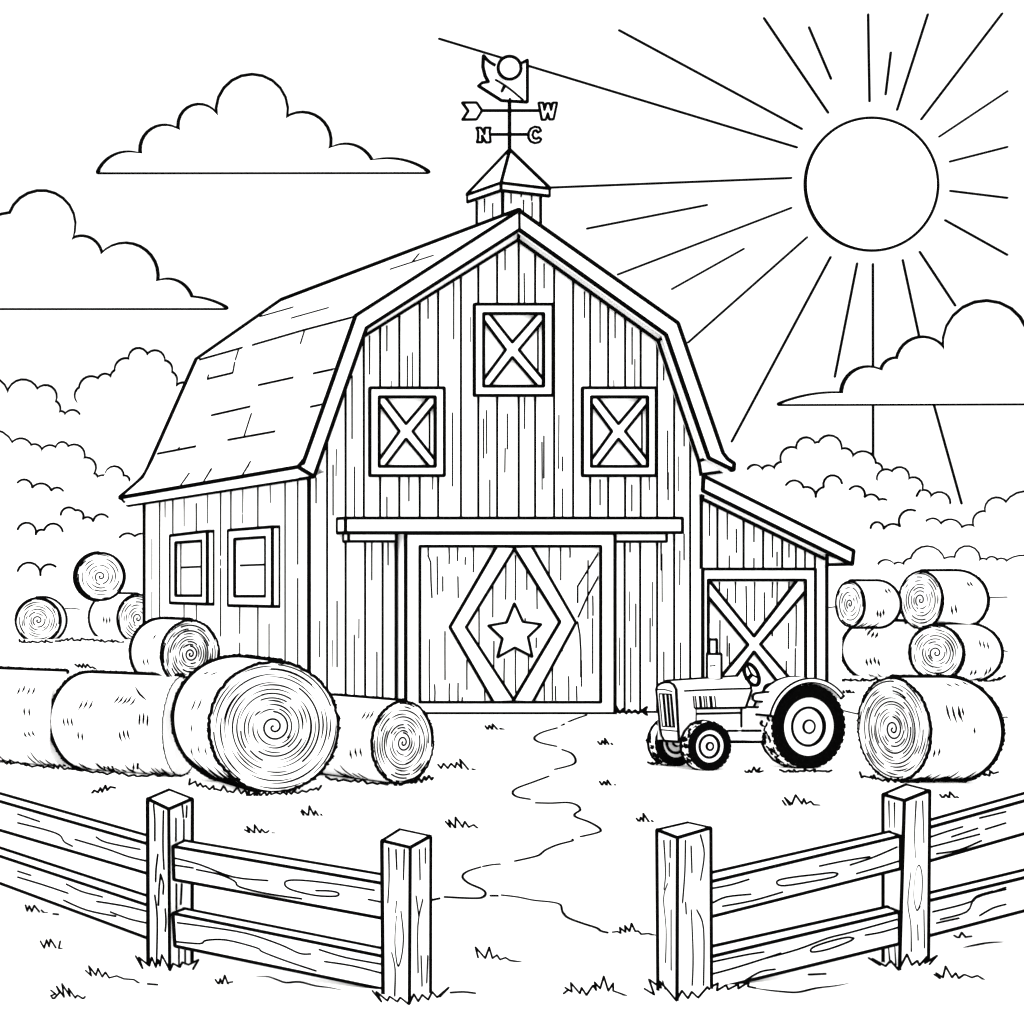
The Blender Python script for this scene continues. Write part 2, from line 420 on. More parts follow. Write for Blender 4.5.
for (ox0, oy0, ox1, oy1), (ix0, iy0, ix1, iy1), (cx, cy), lab in (
        ((474.3, 304.2, 552.8, 395.4), (483.5, 313.5, 543.6, 386.2), (512.3, 349.7), "cross-braced loft window high under the ridge"),
        ((369.8, 387.8, 444.2, 475.6), (379, 396.8, 435.2, 466.4), (406, 431.3), "cross-braced loft window beside the roof slope of the long side"),
        ((582.4, 387.8, 656, 475.6), (591.2, 396.8, 647.6, 466.4), (618.5, 431.3), "cross-braced loft window above the lean-to side")):
    wn = MB(); wn.prism(at(rect(ox0 + 1, oy0 + 1, ox1 - 1, oy1 - 1), YF - 0.06), (0, 0.05, 0))
    wn.tube(at([(ix1 - 5.8, iy0), (ix1 - 5.8, iy1)], YF - 0.06), 1.6)
    wo = wn.build("window", WOOD, barn); wo["label"] = lab
    fr = MB(); ring(fr, (ox0, oy0, ox1, oy1), (ix0, iy0, ix1, iy1), YF - 0.2, 0.2, 2.9, 2.9); fr.build("window_frame", PAPER, wo)
    br = MB(); c = cross(ix0, iy0, ix1, iy1, cx, cy, 6.6, 7.4, 6, 6.5)
    br.prism(at(c, YF - 0.16), (0, 0.08, 0)); brace_ink(br, c, YF - 0.17, 2.5); br.build("cross_brace", PAPER, wo)

# side windows
for TLo, TRo, BRo, BLo, TLi, TRi, BRi, BLi, jx, my, rx, ry in (
        ((172, 258), (298, 243), (298, 492), (172, 488), (190, 282), (280, 276), (280, 463), (190, 463), 209, 365, 319, 495),
        ((370, 240), (520, 228), (520, 500), (370, 497), (391, 270), (497, 263), (497, 465), (391, 465), 409, 358, 540, 502)):
    S1 = lambda p: ZM(120, 460, 3.413, [p])[0]
    po = 0.2
    O = [side(*S1(p), po) for p in (TLo, TRo, BRo, BLo)]
    I = [side(*S1(p), po) for p in (TLi, TRi, BRi, BLi)]
    T = Vector((po, 0, 0))
    wn = MB()
    Cx = [p + Vector((po - 0.02, 0, 0)) for p in I]
    ex = [(p - sum(I, Vector()) / 4) * 1.12 + sum(I, Vector()) / 4 + Vector((po - 0.03, 0, 0)) for p in I]
    wn.prism(ex, (0.05, 0, 0))
    a, b = S1((jx, TLi[1])), S1((jx, BLi[1]))
    wn.trace([[a, b], [S1((jx, my + 2)), S1((TRi[0], my - 1))]], 1.8)
    wo = wn.build("window", WOOD, barn)
    wo["label"] = "sash window nearest the back corner" if jx < 300 else "sash window nearest the gable"
    fr = MB()
    for k in range(4):
        j = (k + 1) % 4
        fr.face([O[k], O[j], I[j], I[k]]); fr.face([O[k], O[j], O[j] + T, O[k] + T]); fr.face([I[k], I[j], I[j] + T, I[k] + T])
    fr.tube(O, 2.9, closed=True); fr.tube(I, 2.7, closed=True)
    fr.tube([O[1], O[1] + T, O[2] + T, O[2]], 2.9)
    fr.build("window_frame", PAPER, wo)

# door header, tracks, door
hb = MB()
A = at(rect(345.5, 518, 682.3, 532.6), YF - 0.5); hb.prism(A, (0, 0.5, 0), ink=2.9)
hb.tube([A[0], A[0] + Vector((0, .49, 0)), A[3] + Vector((0, .49, 0)), A[3]], 2.9)
hb.build("header_beam", PAPER, barn)
for r in ((348.6, 533.2, 396, 541.4), (614, 533.2, 666.5, 541.6)):
    tr = MB(); A = at(rect(*r), YF - 0.32); tr.prism(A, (0, 0.32, 0), ink=2.4)
    if r[0] < 400: tr.tube([A[0], A[0] + Vector((0, .3, 0)), A[3] + Vector((0, .3, 0)), A[3]], 2.4)
    tr.build("door_track", PAPER, barn)
YD = YF - 0.42
dr = MB()
dr.prism(at(rect(408, 536, 613, 712), YD + 0.12), (0, 0.3, 0))
S = lambda pts: ZM(330, 480, 3.103, pts)
for x, a, b in ((305, 212, 235), (333, 238, 355), (370, 212, 260), (396, 212, 250), (445, 212, 285), (397, 300, 365), (308, 495, 685), (325, 635, 685), (357, 470, 620), (370, 632, 685), (397, 630, 685), (425, 560, 650), (410, 675, 685), (505, 310, 425), (545, 260, 370), (610, 260, 340), (575, 530, 660), (642, 330, 400), (660, 300, 350), (462, 390, 580), (540, 555, 655), (575, 235, 372), (615, 470, 610), (680, 212, 300), (715, 212, 310), (690, 330, 390), (745, 212, 240), (720, 410, 530), (665, 600, 682), (690, 580, 682), (740, 610, 682), (800, 250, 430), (815, 360, 420), (815, 430, 600), (780, 560, 640), (700, 640, 682), (765, 640, 682), (508, 500, 620), (480, 640, 682), (605, 430, 450), (640, 490, 520), (420, 240, 262), (350, 300, 345)):
    dr.tube([P(u + (random.random() - .5) * .5, v, YD + .12) for u, v in S([(x, a), (x, (a + b) / 2), (x, b)])], 1.25)
dr.tube([P(u, v, YD + .12) for u, v in S([(304, 235), (312, 255), (313, 310), (316, 365)])], 1.4)
dr.tube([P(u, v, YD + .12) for u, v in S([(838, 218), (802, 275), (768, 330), (768, 380)])], 1.6)
dr.tube([P(u, v, YD + .12) for u, v in S([(838, 290), (800, 358), (770, 425)])], 1.6)
dr.tube([P(u, v, YD + .12) for u, v in S([(768, 440), (775, 480), (778, 530), (778, 610)])], 1.5)
door = dr.build("door", WOOD, barn)
fr = MB(); fr.tube(at([(405.7, 714.2), (614.8, 714.2)], YD - .02), 4.2); ring(fr, (405.7, 533.4, 614.8, 714.5), (419.7, 546.2, 600.7, 702.2), YD, 0.4, 3.1, 2.7)
fr.tube([P(396.2, 534, YF - .03), P(396.2, 713, YF - .03)], 2.8)
fr.build("door_frame", PAPER, door)
dm = MB()
Od = [(496, 547.5), (449.9, 627), (492.7, 701), (533.2, 701), (575.6, 622.6), (532.4, 547.5)]
Oi = [(514.3, 548.5), (466, 627.2), (513.6, 700), (559.9, 621.8)]
q = at(Od, YD + .03); r_ = at(Oi, YD + .03); T = Vector((0, .1, 0))
# two bent arms: outer outline against inner lozenge
for pts in ([q[0], q[1], q[2], r_[2], r_[1], r_[0]], [q[5], q[4], q[3], r_[2], r_[3], r_[0]]):
    dm.prism(pts, T)
dm.tube([q[0], q[1], q[2]], 2.7); dm.tube([q[3], q[4], q[5]], 2.7); dm.tube(r_, 2.7, closed=True)
dm.build("diamond_trim", PAPER, door)
st = MB()
st.prism(at(S([(572, 383), (598, 440), (655, 448), (614, 487), (627, 548), (573, 520), (520, 550), (535, 492), (492, 452), (548, 442)]), YD + .04), (0, .08, 0), ink=2.5)
st.build("star", PAPER, door)

# lean-to
lt = MB()
lt.prism(at([(701.5, 713), (701.5, 493), (826.6, 557), (826.6, 713)], YF + .02), (0, 9, 0))
S = lambda pts: ZM(620, 420, 3.938, pts)
for x, a, b, wd in ((383, 340, 585, 2), (486, 395, 585, 2), (563, 430, 585, 2), (638, 465, 585, 2), (692, 495, 585, 1.8), (728, 510, 585, 1.6), (767, 535, 590, 2)):
    lt.tube([P(u, v, YF + .02) for u, v in S([(x, a), (x, b)])], wd)
for x, a, b in ((352, 330, 455), (422, 365, 470), (458, 430, 522), (430, 535, 580), (527, 410, 480), (527, 545, 578), (600, 455, 540), (665, 490, 540), (618, 520, 575)):
    lt.tube([P(u, v, YF + .02) for u, v in S([(x, a), (x, (a + b) / 2), (x, b)])], 1.25)
lt.tube(at([(826.6, 552), (826.6, 713)], YF + .02), 3.2); lt.tube(at([(701.5, 713.4), (826.6, 713.4)], YF + .02), 2.6)
lean = lt.build("lean_to", WOOD, barn)
lr = MB()
lr.prism(at([(703.5, 476), (853.5, 550.8), (852, 564.4), (702.8, 490.6)], YF - .4), (0, 9.6, 0), ink=3.5)
lr.prism(at([(702.5, 490.6), (827, 554.2), (827, 560), (702.5, 499)], YF - .1), (0, .1, 0), ink=2.9)
lr.prism(at([(827, 553.5), (851, 564.3), (827, 564.8)], YF - .2), (0, .2, 0), ink=2.9)
lr.build("lean_to_roof", PAPER, lean)
sd = MB()
sd.prism(at(rect(704, 570, 815, 712), YF - .1), (0, .08, 0))
for x, a, b in ((352, 720, 800), (392, 640, 700), (422, 665, 740), (455, 640, 720), (497, 655, 830), (530, 640, 790), (569, 680, 830), (600, 640, 700), (618, 640, 740), (665, 640, 690), (392, 790, 980), (422, 850, 930), (430, 880, 960), (655, 950, 1010), (662, 800, 900), (693, 730, 890), (690, 900, 1015), (600, 820, 850)):
    sd.tube([P(u + (random.random() - .5) * .6, v, YF - .1) for u, v in S([(x, a), (x, (a + b) / 2), (x, b)])], 1.25)
sdo = sd.build("shed_door", WOOD, barn)
fr = MB(); ring(fr, (702.8, 569, 815.2, 713.4), (708, 580, 805.6, 707), YF - .22, .22, 2.9, 2.7); fr.build("door_frame", PAPER, sdo)
xb = MB()
c = [(708, 580), (709.5, 581), (754, 636.3), (797, 580.3), (805.6, 580), (805.6, 591), (760.4, 644.2), (805.6, 697), (805.6, 707), (797, 707), (754, 651.6), (714, 707), (708, 707), (708, 692), (748, 644.7), (708.3, 597)]
xb.prism(at(c, YF - .18), (0, .07, 0)); brace_ink(xb, c, YF - .19, 2.7); xb.build("cross_brace", PAPER, sdo)

# ------------------------------------------------------------------ weather vane
YV = cen.y
S = lambda pts: ZM(440, 30, 7.877, pts)
vane = thing("weather_vane", AP, "weather vane with compass letters and arrow on top of the cupola", "weather vane")
def vplate(name, pts, wd, dz=0.0, th=0.06):
    b = MB(); b.prism([P(u, v, YV + dz) for u, v in pts], (0, th, 0), ink=wd); return b
p = MB()
p.tube([P(509.5, 153, YV), P(509.5, 99, YV)], 3.0); p.build("pole", PAPER, vane)
p = MB(); p.tube([P(481, 110.6, YV - .1), P(540, 110.6, YV - .1)], 2.7); p.build("direction_arm", PAPER, vane)
p = MB(); p.tube([P(489, 134.4, YV - .1), P(530, 134.4, YV - .1)], 2.7); p.build("direction_arm", PAPER, vane)
vplate("arrow_tail", S([(175, 572), (287, 572), (330, 635), (287, 704), (177, 706), (223, 637)]), 2.4, -.16).build("arrow", PAPER, vane)
vplate("", S([(777, 573), (812, 573), (822, 630), (838, 577), (862, 577), (874, 630), (887, 573), (921, 573), (893, 704), (862, 704), (848, 655), (832, 707), (802, 707)]), 2.2, -.16).build("letter_w", PAPER, vane)
vplate("", S([(287, 770), (322, 770), (350, 820), (352, 770), (397, 770), (390, 800), (397, 884), (362, 886), (330, 832), (332, 884), (291, 884), (300, 855), (300, 797)]), 2.2, -.16).build("letter_n", PAPER, vane)
vplate("", S([(795, 795), (780, 768), (745, 762), (714, 777), (697, 810), (697, 850), (714, 878), (748, 891), (783, 883), (797, 860), (775, 845), (760, 858), (738, 852), (727, 828), (737, 797), (757, 790), (772, 808)]), 2.2, -.16).build("letter_c", PAPER, vane)
e = vplate("", S(smooth([(342, 202), (385, 250), (450, 287), (472, 296)], 4) + [(545, 330), (640, 262), (687, 237), (687, 568), (485, 556), (303, 440), (330, 416), (381, 408), (355, 360), (338, 290)]), 2.9, -.02, .06)
e.tube([P(u, v, YV - .03) for u, v in S(smooth([(437, 392), (500, 430), (570, 480), (655, 552)], 4))], 1.6)
e.tube([P(u, v, YV - .03) for u, v in S([(508, 440), (487, 482)])], 2.6)
e.build("emblem_plate", PAPER, vane)
d_ = vplate("", [(509.5 + 11.4 * math.cos(t * math.pi / 18), 67.7 + 11.4 * math.sin(t * math.pi / 18)) for t in range(36)], 3.0, -.22, .18)
d_.build("disc", PAPER, vane)

# ------------------------------------------------------------------ hay bales
def phi_for(u, ratio, guess):
    t = (u - U0) / F_PX
    best = min((abs(math.cos(a) + t * math.sin(a) - ratio), a) for a in [math.radians(guess + k * .25) for k in range(-80, 81)])
    return best[1]
def bale(label, c, hv, Y, phi, L, wout=3.0, swirl=9, hairs=40, clusters=(), group=None, hatch=14, face=True, seed=1, inner=2.6):
    rnd = random.Random(seed)
    r = hv * Y / F_PX
    C = P(c[0], c[1], Y)
    ph = math.radians(phi)
    d = Vector((math.sin(ph), math.cos(ph), 0)); e = Vector((math.cos(ph), -math.sin(ph), 0)); z = Vector((0, 0, 1))
    N = 64
    pos = lambda th, s, rr: C + d * s + (e * math.cos(th) + z * math.sin(th)) * rr
    mb = MB()
    ths = [2 * math.pi * k / N for k in range(N)]
    sh = min(.6 * r, .6 * L); Q, EX = .42, 2.3
    L += .24 * r
    def prof(q):                                  # round shoulder at the far end
        t = max(0.0, (q - (L - sh)) / sh)
        return r * (1 - Q * t ** EX), r * Q * EX * t ** (EX - 1) / sh
    st = [(0, .001), (0, r), (L - sh, r)] + [(L - sh + sh * k / 7, prof(L - sh + sh * k / 7)[0]) for k in range(1, 8)] + [(L, .001)]
    rows = [[pos(t, q, rr) for t in ths] for q, rr in st]
    mb.grid(rows, closed=True, sm=False)
    jg = .034 if hv > 38 else .026 if hv > 25 else .014
    # rims
    def rim(s, rr, wd, hair):
        pts = [pos(2 * math.pi * k / 140, s, rr * (1 + (rnd.random() - .5) * jg * hair)) for k in range(140)]
        mb.tube(pts, wd, closed=True)
        for _ in range(int(hairs * hair)):
            t = rnd.random() * 6.283; dt = rnd.choice((-1, 1)) * (.05 + rnd.random() * .06)
            mb.tube([pos(t, s, rr * .995), pos(t + dt, s - .01, rr * (1.008 + rnd.random() * .03))], wd * .55, caps=False)
    if face or inner < 1: rim(0.0, r, inner, .8)
    # outer contour: along the top, round the far shoulder and back along the bottom, with shaggy straw
    up, lo_, tang = [], [], None
    M = 120
    def turn(q):
        rr, ta = prof(q)
        V0 = C + d * q - CAM
        we, wz = V0.dot(e), V0.dot(z)
        return rr, we, wz, (-rr - ta * V0.dot(d)) / math.hypot(we, wz)
    qa, qb = 0.0, L
    if abs(turn(L)[3]) >= 1:
        for _ in range(40):
            qm = (qa + qb) / 2
            if abs(turn(qm)[3]) >= 1: qb = qm
            else: qa = qm
    else: qa = L
    for k in range(M + 1):
        q = qa * (1 - (1 - k / M) ** 2.2)
        rr, we, wz, K = turn(q)
        K = max(-1.0, min(1.0, K))
        a0, da = math.atan2(wz, we), math.acos(K)
        tt = sorted((a0 + da, a0 - da), key=math.sin)
        if tang is None: tang = tt
        lo_.append((tt[0], q, rr)); up.append((tt[1], q, rr))
    cont = up + lo_[::-1]
    cp = [pos(*c) for c in cont]
    dense = []
    for a_, b_ in zip(cp, cp[1:]):
        n = max(1, int((b_ - a_).length / (.045 * r) + .5))
        dense += [a_ + (b_ - a_) * k / n for k in range(n)]
    dense.append(cp[-1])
    mid = C + d * L * .5
    jag = []
    for k, p in enumerate(dense):
        o_ = p - (C + d * (p - C).dot(d)); o_.normalize()
        o_ = (o_ + d * max(0, (p - C).dot(d) - (L - sh)) / sh * 1.2).normalized()
        f_ = 1.0 if hv > 25 else .5
        jag.append(p + o_ * r * (.012 + f_ * (.022 * rnd.random() if k % 2 else -.004)))
    mb.tube(jag, wout * (1.45 if hv > 25 else 1.6))
    for _ in range(int(hairs * 1.4)):
        k = rnd.randrange(1, len(dense) - 1); p = dense[k]
        o_ = (p - mid).normalized(); t_ = (dense[k + 1] - dense[k - 1]).normalized() * rnd.choice((-1, 1))
        mb.tube([p, p + t_ * r * (.03 + .05 * rnd.random()) + o_ * r * (.012 + .03 * rnd.random())], wout * .6, caps=False)
    lowth = tang[0]
    # straw hatching low on the round side
    sgn = 1 if (pos(lowth + .2, 0, 1) - C).dot(CAM - C) > (pos(lowth - .2, 0, 1) - C).dot(CAM - C) else -1
    for _ in range(hatch):
        s = (L - .5 * sh) * (.05 + .9 * rnd.random()); ln = .12 + .4 * rnd.random() ** 1.5; st0 = .04 + .2 * rnd.random()
        mb.tube([pos(lowth + sgn * (st0 + ln * k / 4), s + k * .012, r * 1.012) for k in range(5)], .9, taper=True)
    bv = mb.bvh()
    for (x, y, n, dx, dy, gap) in clusters:
        for k in range(n):
            j = rnd.random() * 3 - 1.5
            mb.trace([[(x + k * gap, y + j), (x + k * gap + dx * .4, y + j + dy * .55), (x + k * gap + dx, y + j + dy)]], 2.0, bvh=bv, taper=True, step=3)
    o = mb.build("hay_bale", STRAW, base=Vector((C.x, C.y, 0 if C.z < r * 1.5 else C.z - r)))
    tag(o, label, "hay bale", group)
    if face:
        fm = MB()
        Fp = lambda th, rr: C - d * .012 + (e * math.cos(th) + z * math.sin(th)) * rr
        fm.grid([[Fp(t, .01 * r) for t in ths], [Fp(t, .975 * r) for t in ths]], closed=True)
        turns = 1.9 if hv > 30 else 1.3
        fw = 1.0 if hv > 60 else .85 if hv > 30 else .62
        n = int(26 * turns); core = .22 * r
        fm.tube([Fp(2.2 + 2 * math.pi * turns * k / n, .02 * r + core * k / n) for k in range(n + 1)], 1.7 * fw)
        for i in range(swirl):
            rr = core + (0.95 * r - core) * (i + .7) / swirl
            t = rnd.random() * 6.28; end = t + 6.28
            while t < end:
                ln = (.35 + rnd.random() * 1.3) * (1.2 if i < swirl * .6 else .75)
                dr_ = (rnd.random() - .5) * .02 * r
                m = max(4, int(ln * 10))
                fm.tube([Fp(t + ln * k / m, rr + dr_ + .025 * r * k / m) for k in range(m + 1)], 1.5 * fw * (.7 + .4 * rnd.random()), taper=rnd.random() < .7)
                t += ln + .12 + rnd.random() * .45
        fm.build("spiral_face", STRAW, o)
    return o
GB = "round hay bales heaped beside the barn"
GF = "round hay bales far out beyond the barn"
GS = "round hay bales stacked beyond the tractor"
bale("largest round bale, its wide spiral face in front of the others", (273.5, 727), 65, gY(792), -1, 1.9, 3.4, 12, 70, [(196, 699, 2, -5, 12, 6), (192, 723, 1, 0, 9, 5), (191, 745, 3, 2, 10, 7), (210, 672, 2, -8, 3, 8)], GB, 26, seed=3, inner=3.0)
bale("smaller round bale lying between the largest bale and the barn door", (402.5, 742.5), 41, gY(784), -23, 1.75, 2.9, 9, 50, [(366, 711, 3, -5, 9, 4), (350, 748, 3, 2, 10, 5)], GB, 12, seed=4)
bale("round bale perched on top of the heap beneath the side windows", (190, 654), 33.5, 31.6, -17, 1.0, 3.2, 9, 50, [(156, 634, 1, -3, 5, 4), (143, 657, 2, 2, 8, 4)], GB, 10, seed=5)
bale("long round bale under the perched one, no spiral face showing", (182, 726.3), 49.5, 31.4, -50, 2.0, 3.4, 9, 60, [(83, 700, 3, -5, 10, 5), (120, 696, 5, -7, 9, 4), (63, 717, 3, 2, 10, 4), (140, 712, 3, -1, 14, 4), (78, 731, 2, 1, 10, 4), (119, 730, 3, 3, 11, 4), (134, 762, 2, -1, 10, 4), (104, 765, 3, 5, 8, 4), (135, 688, 1, 12, 14, 3)], GB, 26, face=False, seed=6, inner=.7)
bale("round bale partly hidden behind the long bale, farthest from the barn", (66, 719), 47, 33.0, -50, 2.0, 3.4, 9, 50, [(20, 686, 4, -3, 8, 5), (24, 706, 2, 1, 10, 5), (24, 731, 3, 3, 6, 4)], GB, 22, face=False, seed=7, inner=1.5)
bale("small far bale lifted on top of two others", (100.5, 576.5), 23.5, 94, 8, .7, 2.2, 5, 16, (), GF, 0, seed=8, inner=2.3)
bale("small far bale on the ground, its whole spiral face turned forward", (38, 620.5), 22.3, 98, 25, 1.8, 2.2, 7, 16, (), GF, 0, seed=9, inner=2.2)
bale("small far bale half hidden behind the barn's back corner", (137.5, 618.5), 24, 98, -20, 2.7, 2.3, 6, 16, [(104, 616, 3, 0, 8, 3)], GF, 3, seed=10, inner=2.0)
bale("large single bale on the ground just behind the tractor's big wheel", (893.8, 729), 51, gY(781), 91, 1.2, 3.3, 11, 60, [(946, 704, 3, 5, 18, 6), (958, 708, 2, 2, 10, 4), (974, 727, 1, 1, 8, 4), (935, 748, 2, -2, 9, 5), (946, 683, 3, 7, 4, 8)], GS, 34, seed=11)
bale("smaller of the two bales lying on top of the stack", (850.3, 604), 22.5, 60.5, 94, 1.12, 2.6, 4, 26, [(885, 588, 2, 3, 5, 3), (877, 609, 3, 1, 8, 3)], GS, 7, seed=12, inner=2.1)
bale("larger of the two bales lying on top of the stack", (921, 600), 28.5, 60.5, 89, 1.55, 2.8, 6, 30, [(967, 581, 2, 3, 5, 3), (951, 605, 2, 2, 10, 4)], GS, 7, seed=13, inner=2.2)
bale("bottom bale of the stack with no spiral face showing", (905, 651), 29, 61.5, -30, 1.4, 3.3, 6, 30, [(870, 631, 3, -3, 6, 4), (866, 657, 4, 2, 8, 4), (869, 626, 2, -4, 6, 5)], GS, 8, face=False, seed=14, inner=1.1)
bale("bottom bale of the stack with its spiral face showing", (936.5, 653), 28, gY(680.5), 76, 1.7, 2.8, 7, 30, [(979, 640, 3, 2, 9, 4), (972, 670, 2, -2, 6, 4), (987, 667, 2, -3, 8, 4)], GS, 8, seed=15, inner=2.6)

# ------------------------------------------------------------------ tractor
PH = math.radians(-10)
td = Vector((math.sin(PH), math.cos(PH), 0)); te = Vector((math.cos(PH), -math.sin(PH), 0)); tz = Vector((0, 0, 1))
TO = G(710.5, 771)
def TP(u, v, off): return ON(u, v, TO + td * off, td)
def TL(x, y, z): return TO + te * x + td * y + tz * z
def tx(u, v, off): return (TP(u, v, off) - TO).dot(te)
tractor = thing("tractor", TO + te * .8 + td * .45, "old farm tractor with big black rear tyres parked before the lean-to", "tractor")
def cyl_rows(C, rows_sr, N=56):
    return [[C + td * s + (te * math.cos(2 * math.pi * k / N) + tz * math.sin(2 * math.pi * k / N)) * r for k in range(N)] for s, r in rows_sr]
def circ(C, s, r, a0=0, a1=360, n=48): return [C + td * s + (te * math.cos(math.radians(a0 + (a1 - a0) * k / n)) + tz * math.sin(math.radians(a0 + (a1 - a0) * k / n))) * r for k in range(n + 1)]
def wheel(C, R, wid, rr, r1, r2, lugs, seed, kind):
    rnd = random.Random(seed)
    rim = MB()
    rim.grid(cyl_rows(C, [(.03, .005), (.03, rr + .01)]), closed=True, sm=False)
    rim.tube(circ(C, .03, r1), 2.4)
    rim.tube([p - te * R * .055 for p in circ(C, .03, r1, -70, 70, 24)], 1.3)
    wo = rim.build("wheel", PAPER, tractor)
    wo["label"] = kind
    ty = MB()
    ty.grid(cyl_rows(C, [(.05, rr), (0, rr), (0, R * .95), (.025, R)]), mat=2, closed=True, sm=False)
    ty.grid(cyl_rows(C, [(.025, R), (wid - .03, R)]), closed=True, sm=False)
    ty.grid(cyl_rows(C, [(wid - .03, R), (wid, R * .95), (wid, rr)]), mat=2, closed=True, sm=False)
    ty.tube([C + td * (wid - .02) + (te * math.cos(2 * math.pi * k / 60) + tz * math.sin(2 * math.pi * k / 60)) * R * (1 + .012 * (k % 3 == 0)) for k in range(60)], 2.4, closed=True)
    for k in range(lugs):                     # tread blocks
        t = 2 * math.pi * k / lugs; ht = 2 * math.pi / lugs * .32
        for s0, s1, sh in ((.01, wid * .14, 0),):
            A = [C + td * s + (te * math.cos(a) + tz * math.sin(a)) * r for s in (s0, s1) for a in (t - ht, t + ht) for r in (R * .97, R * 1.008)]
            ty.v += A; b = len(ty.v) - 8
            for f in ((0, 1, 3, 2), (4, 5, 7, 6), (0, 1, 5, 4), (2, 3, 7, 6), (1, 3, 7, 5), (0, 2, 6, 4)):
                ty.f.append(tuple(b + i for i in f)); ty.m.append(2); ty.sm.append(False)
    for k in range(int(lugs * (2.9 if R < .6 else 3.2))):
        t = rnd.random() * 6.283; s = wid * (.25 + .68 * rnd.random())
        q = [C + td * (s + ds) + (te * math.cos(t + dt) + tz * math.sin(t + dt)) * R * 1.005 for ds, dt in ((0, 0), ((rnd.random() - .5) * .07, .05), ((rnd.random() - .5) * .09, .1))]
        ty.tube(q, 1.0 + 1.6 * rnd.random())
    ty.build("tyre", PAPER, wo, third=RUBBER)
    hb = MB()
    hb.grid(cyl_rows(C, [(.03, r2), (.012, r2 * .9), (.012, .004)], 24), closed=True, sm=False)
    hb.tube(circ(C, .012, r2 * .95), 1.8); hb.build("hub", PAPER, wo)
pxm = lambda px, p: px * p.y / F_PX
CF = TP(710.5, 747, 0); RF = 24.6 * CF.y / F_PX; CF.z = RF
wheel(CF, RF, .2, pxm(16.2, CF), pxm(11.2, CF), pxm(3.9, CF), 26, 1, None or "front wheel beside the engine side")
C2 = CF + td * .78
wheel(C2, RF, .2, pxm(15.6, CF), pxm(10.8, CF), pxm(3.9, CF), 26, 2, "front wheel half hidden behind the nose")
CR = TP(809.7, 729.4, 0); RR = 42.2 * CR.y / F_PX; CR.z = RR
wheel(CR, RR, .33, pxm(29.2, CR), pxm(19, CR), pxm(6.8, CR), 34, 3, "tall rear wheel in full view")
ax = MB(); ax.prism(circ(CF, .1, .05, 0, 360, 8)[:-1], td * .72); ax.build("axle", PAPER, tractor)
ax = MB(); ax.prism(circ(CR, .1, .08, 0, 360, 8)[:-1], td * .5); ax.build("axle", PAPER, tractor)

OFF, HW = .24, .5
x0 = tx(677.5, 700, OFF)
ztop = (TP(700, 679.5, OFF + .2)).z
def sec(x, zb, zt, inset=0.0):
    k = zt - 1.6
    return [TL(x, OFF + inset, zb), TL(x, OFF + inset, 1.42 + k), TL(x, OFF + .02 + inset, 1.5 + k), TL(x, OFF + .09 + inset, 1.575 + k), TL(x, OFF + .2, 1.6 + k), TL(x, OFF + .3, 1.6 + k), TL(x, OFF + .41 - inset, 1.575 + k), TL(x, OFF + .48 - inset, 1.5 + k), TL(x, OFF + HW - inset, 1.42 + k), TL(x, OFF + HW - inset, zb)]
zl = lambda u, v: TP(u, v, OFF).z
hd = MB()
x1, xr, xrt = tx(695.5, 715, OFF), tx(745.5, 707, OFF), tx(751.3, 685, OFF)
zh, zc = zl(720, 708), zl(679, 742)
zt0, zt1 = zl(675, 682.5), zl(745, 677.8)
s0 = sec(x0 + .03, zc, zt0); s1 = sec(x1, zc, zt0 + (zt1 - zt0) * .25); s1b = sec(x1, zh, zt0 + (zt1 - zt0) * .25)
s2 = sec(xrt - .08, zh, zt1); s3 = sec(xrt, zh, zt1 - .05)
for s in (s2, s3):
    s[0] = TL(xr, OFF, zh); s[-1] = TL(xr, OFF + HW, zh)
hd.grid([s0, s1], sm=False); hd.grid([s1b, s2, s3], sm=False); hd.face(s3); hd.face([s1[0], s1b[0], s1b[-1], s1[-1]]); hd.face([s1b[0], s3[0], s3[-1], s1b[-1]]); hd.face(s1)
hd.tube([s0[5], s1[5], s2[5], s3[5]], 3.8); hd.tube([s3[5], s3[4], s3[3], s3[2], s3[1], s3[0]], 2.3)
hd.tube([s1b[0], s3[0]], 2.2)
S = lambda pts: ZM(640, 640, 7.315, pts)
hd.trace([S(smooth([(325, 373), (420, 368), (600, 360), (800, 355)], 3))], 1.7)
for k, x in enumerate((388, 404, 432, 442, 465, 482, 508, 520, 545)):
    hd.trace([S([(x, 412), (x + 5, 455), (x + 8, 495)])], 1.3)
hd.build("hood", PAPER, tractor)
gp = TL(x0, OFF, 0)
gl = lambda u, v: ON(u, v, gp, te)
gr = MB()
fo = [gl(u, v) for u, v in S([(120, 362), (128, 335), (150, 318), (180, 308), (215, 308), (245, 325), (264, 360), (285, 745), (180, 737), (160, 700), (150, 655)])]
gr.prism(fo, te * .06, ink=2.3)
for ln in ([(130, 362), (180, 362), (235, 377)], [(142, 393), (232, 397), (255, 637), (166, 632), (142, 393)], [(166, 394), (188, 634)], [(177, 394), (199, 634)], [(196, 395), (216, 635)], [(207, 396), (227, 635)], [(223, 396), (243, 636)], [(152, 656), (278, 668)]):
    gr.tube([gl(u, v) for u, v in S(ln)], 1.1)
gr.build("grille", PAPER, tractor)
en = MB()
A = [TP(u, v, OFF + .02) for u, v in ((694.5, 707), (741.3, 707), (741.3, 742), (694.5, 742))]
en.prism(A, td * .44)
en.trace([S([(405, 497), (740, 495), (740, 600), (742, 700), (760, 738)]), S([(405, 540), (735, 533)]), S([(405, 497), (405, 620)]), S([(640, 664), (748, 664)]), S([(640, 742), (735, 742)])], 2.1, lift=.005)
en.tube([A[3], A[2]], 2.6)
en.build("engine_block", PAPER, tractor)
ge = MB()
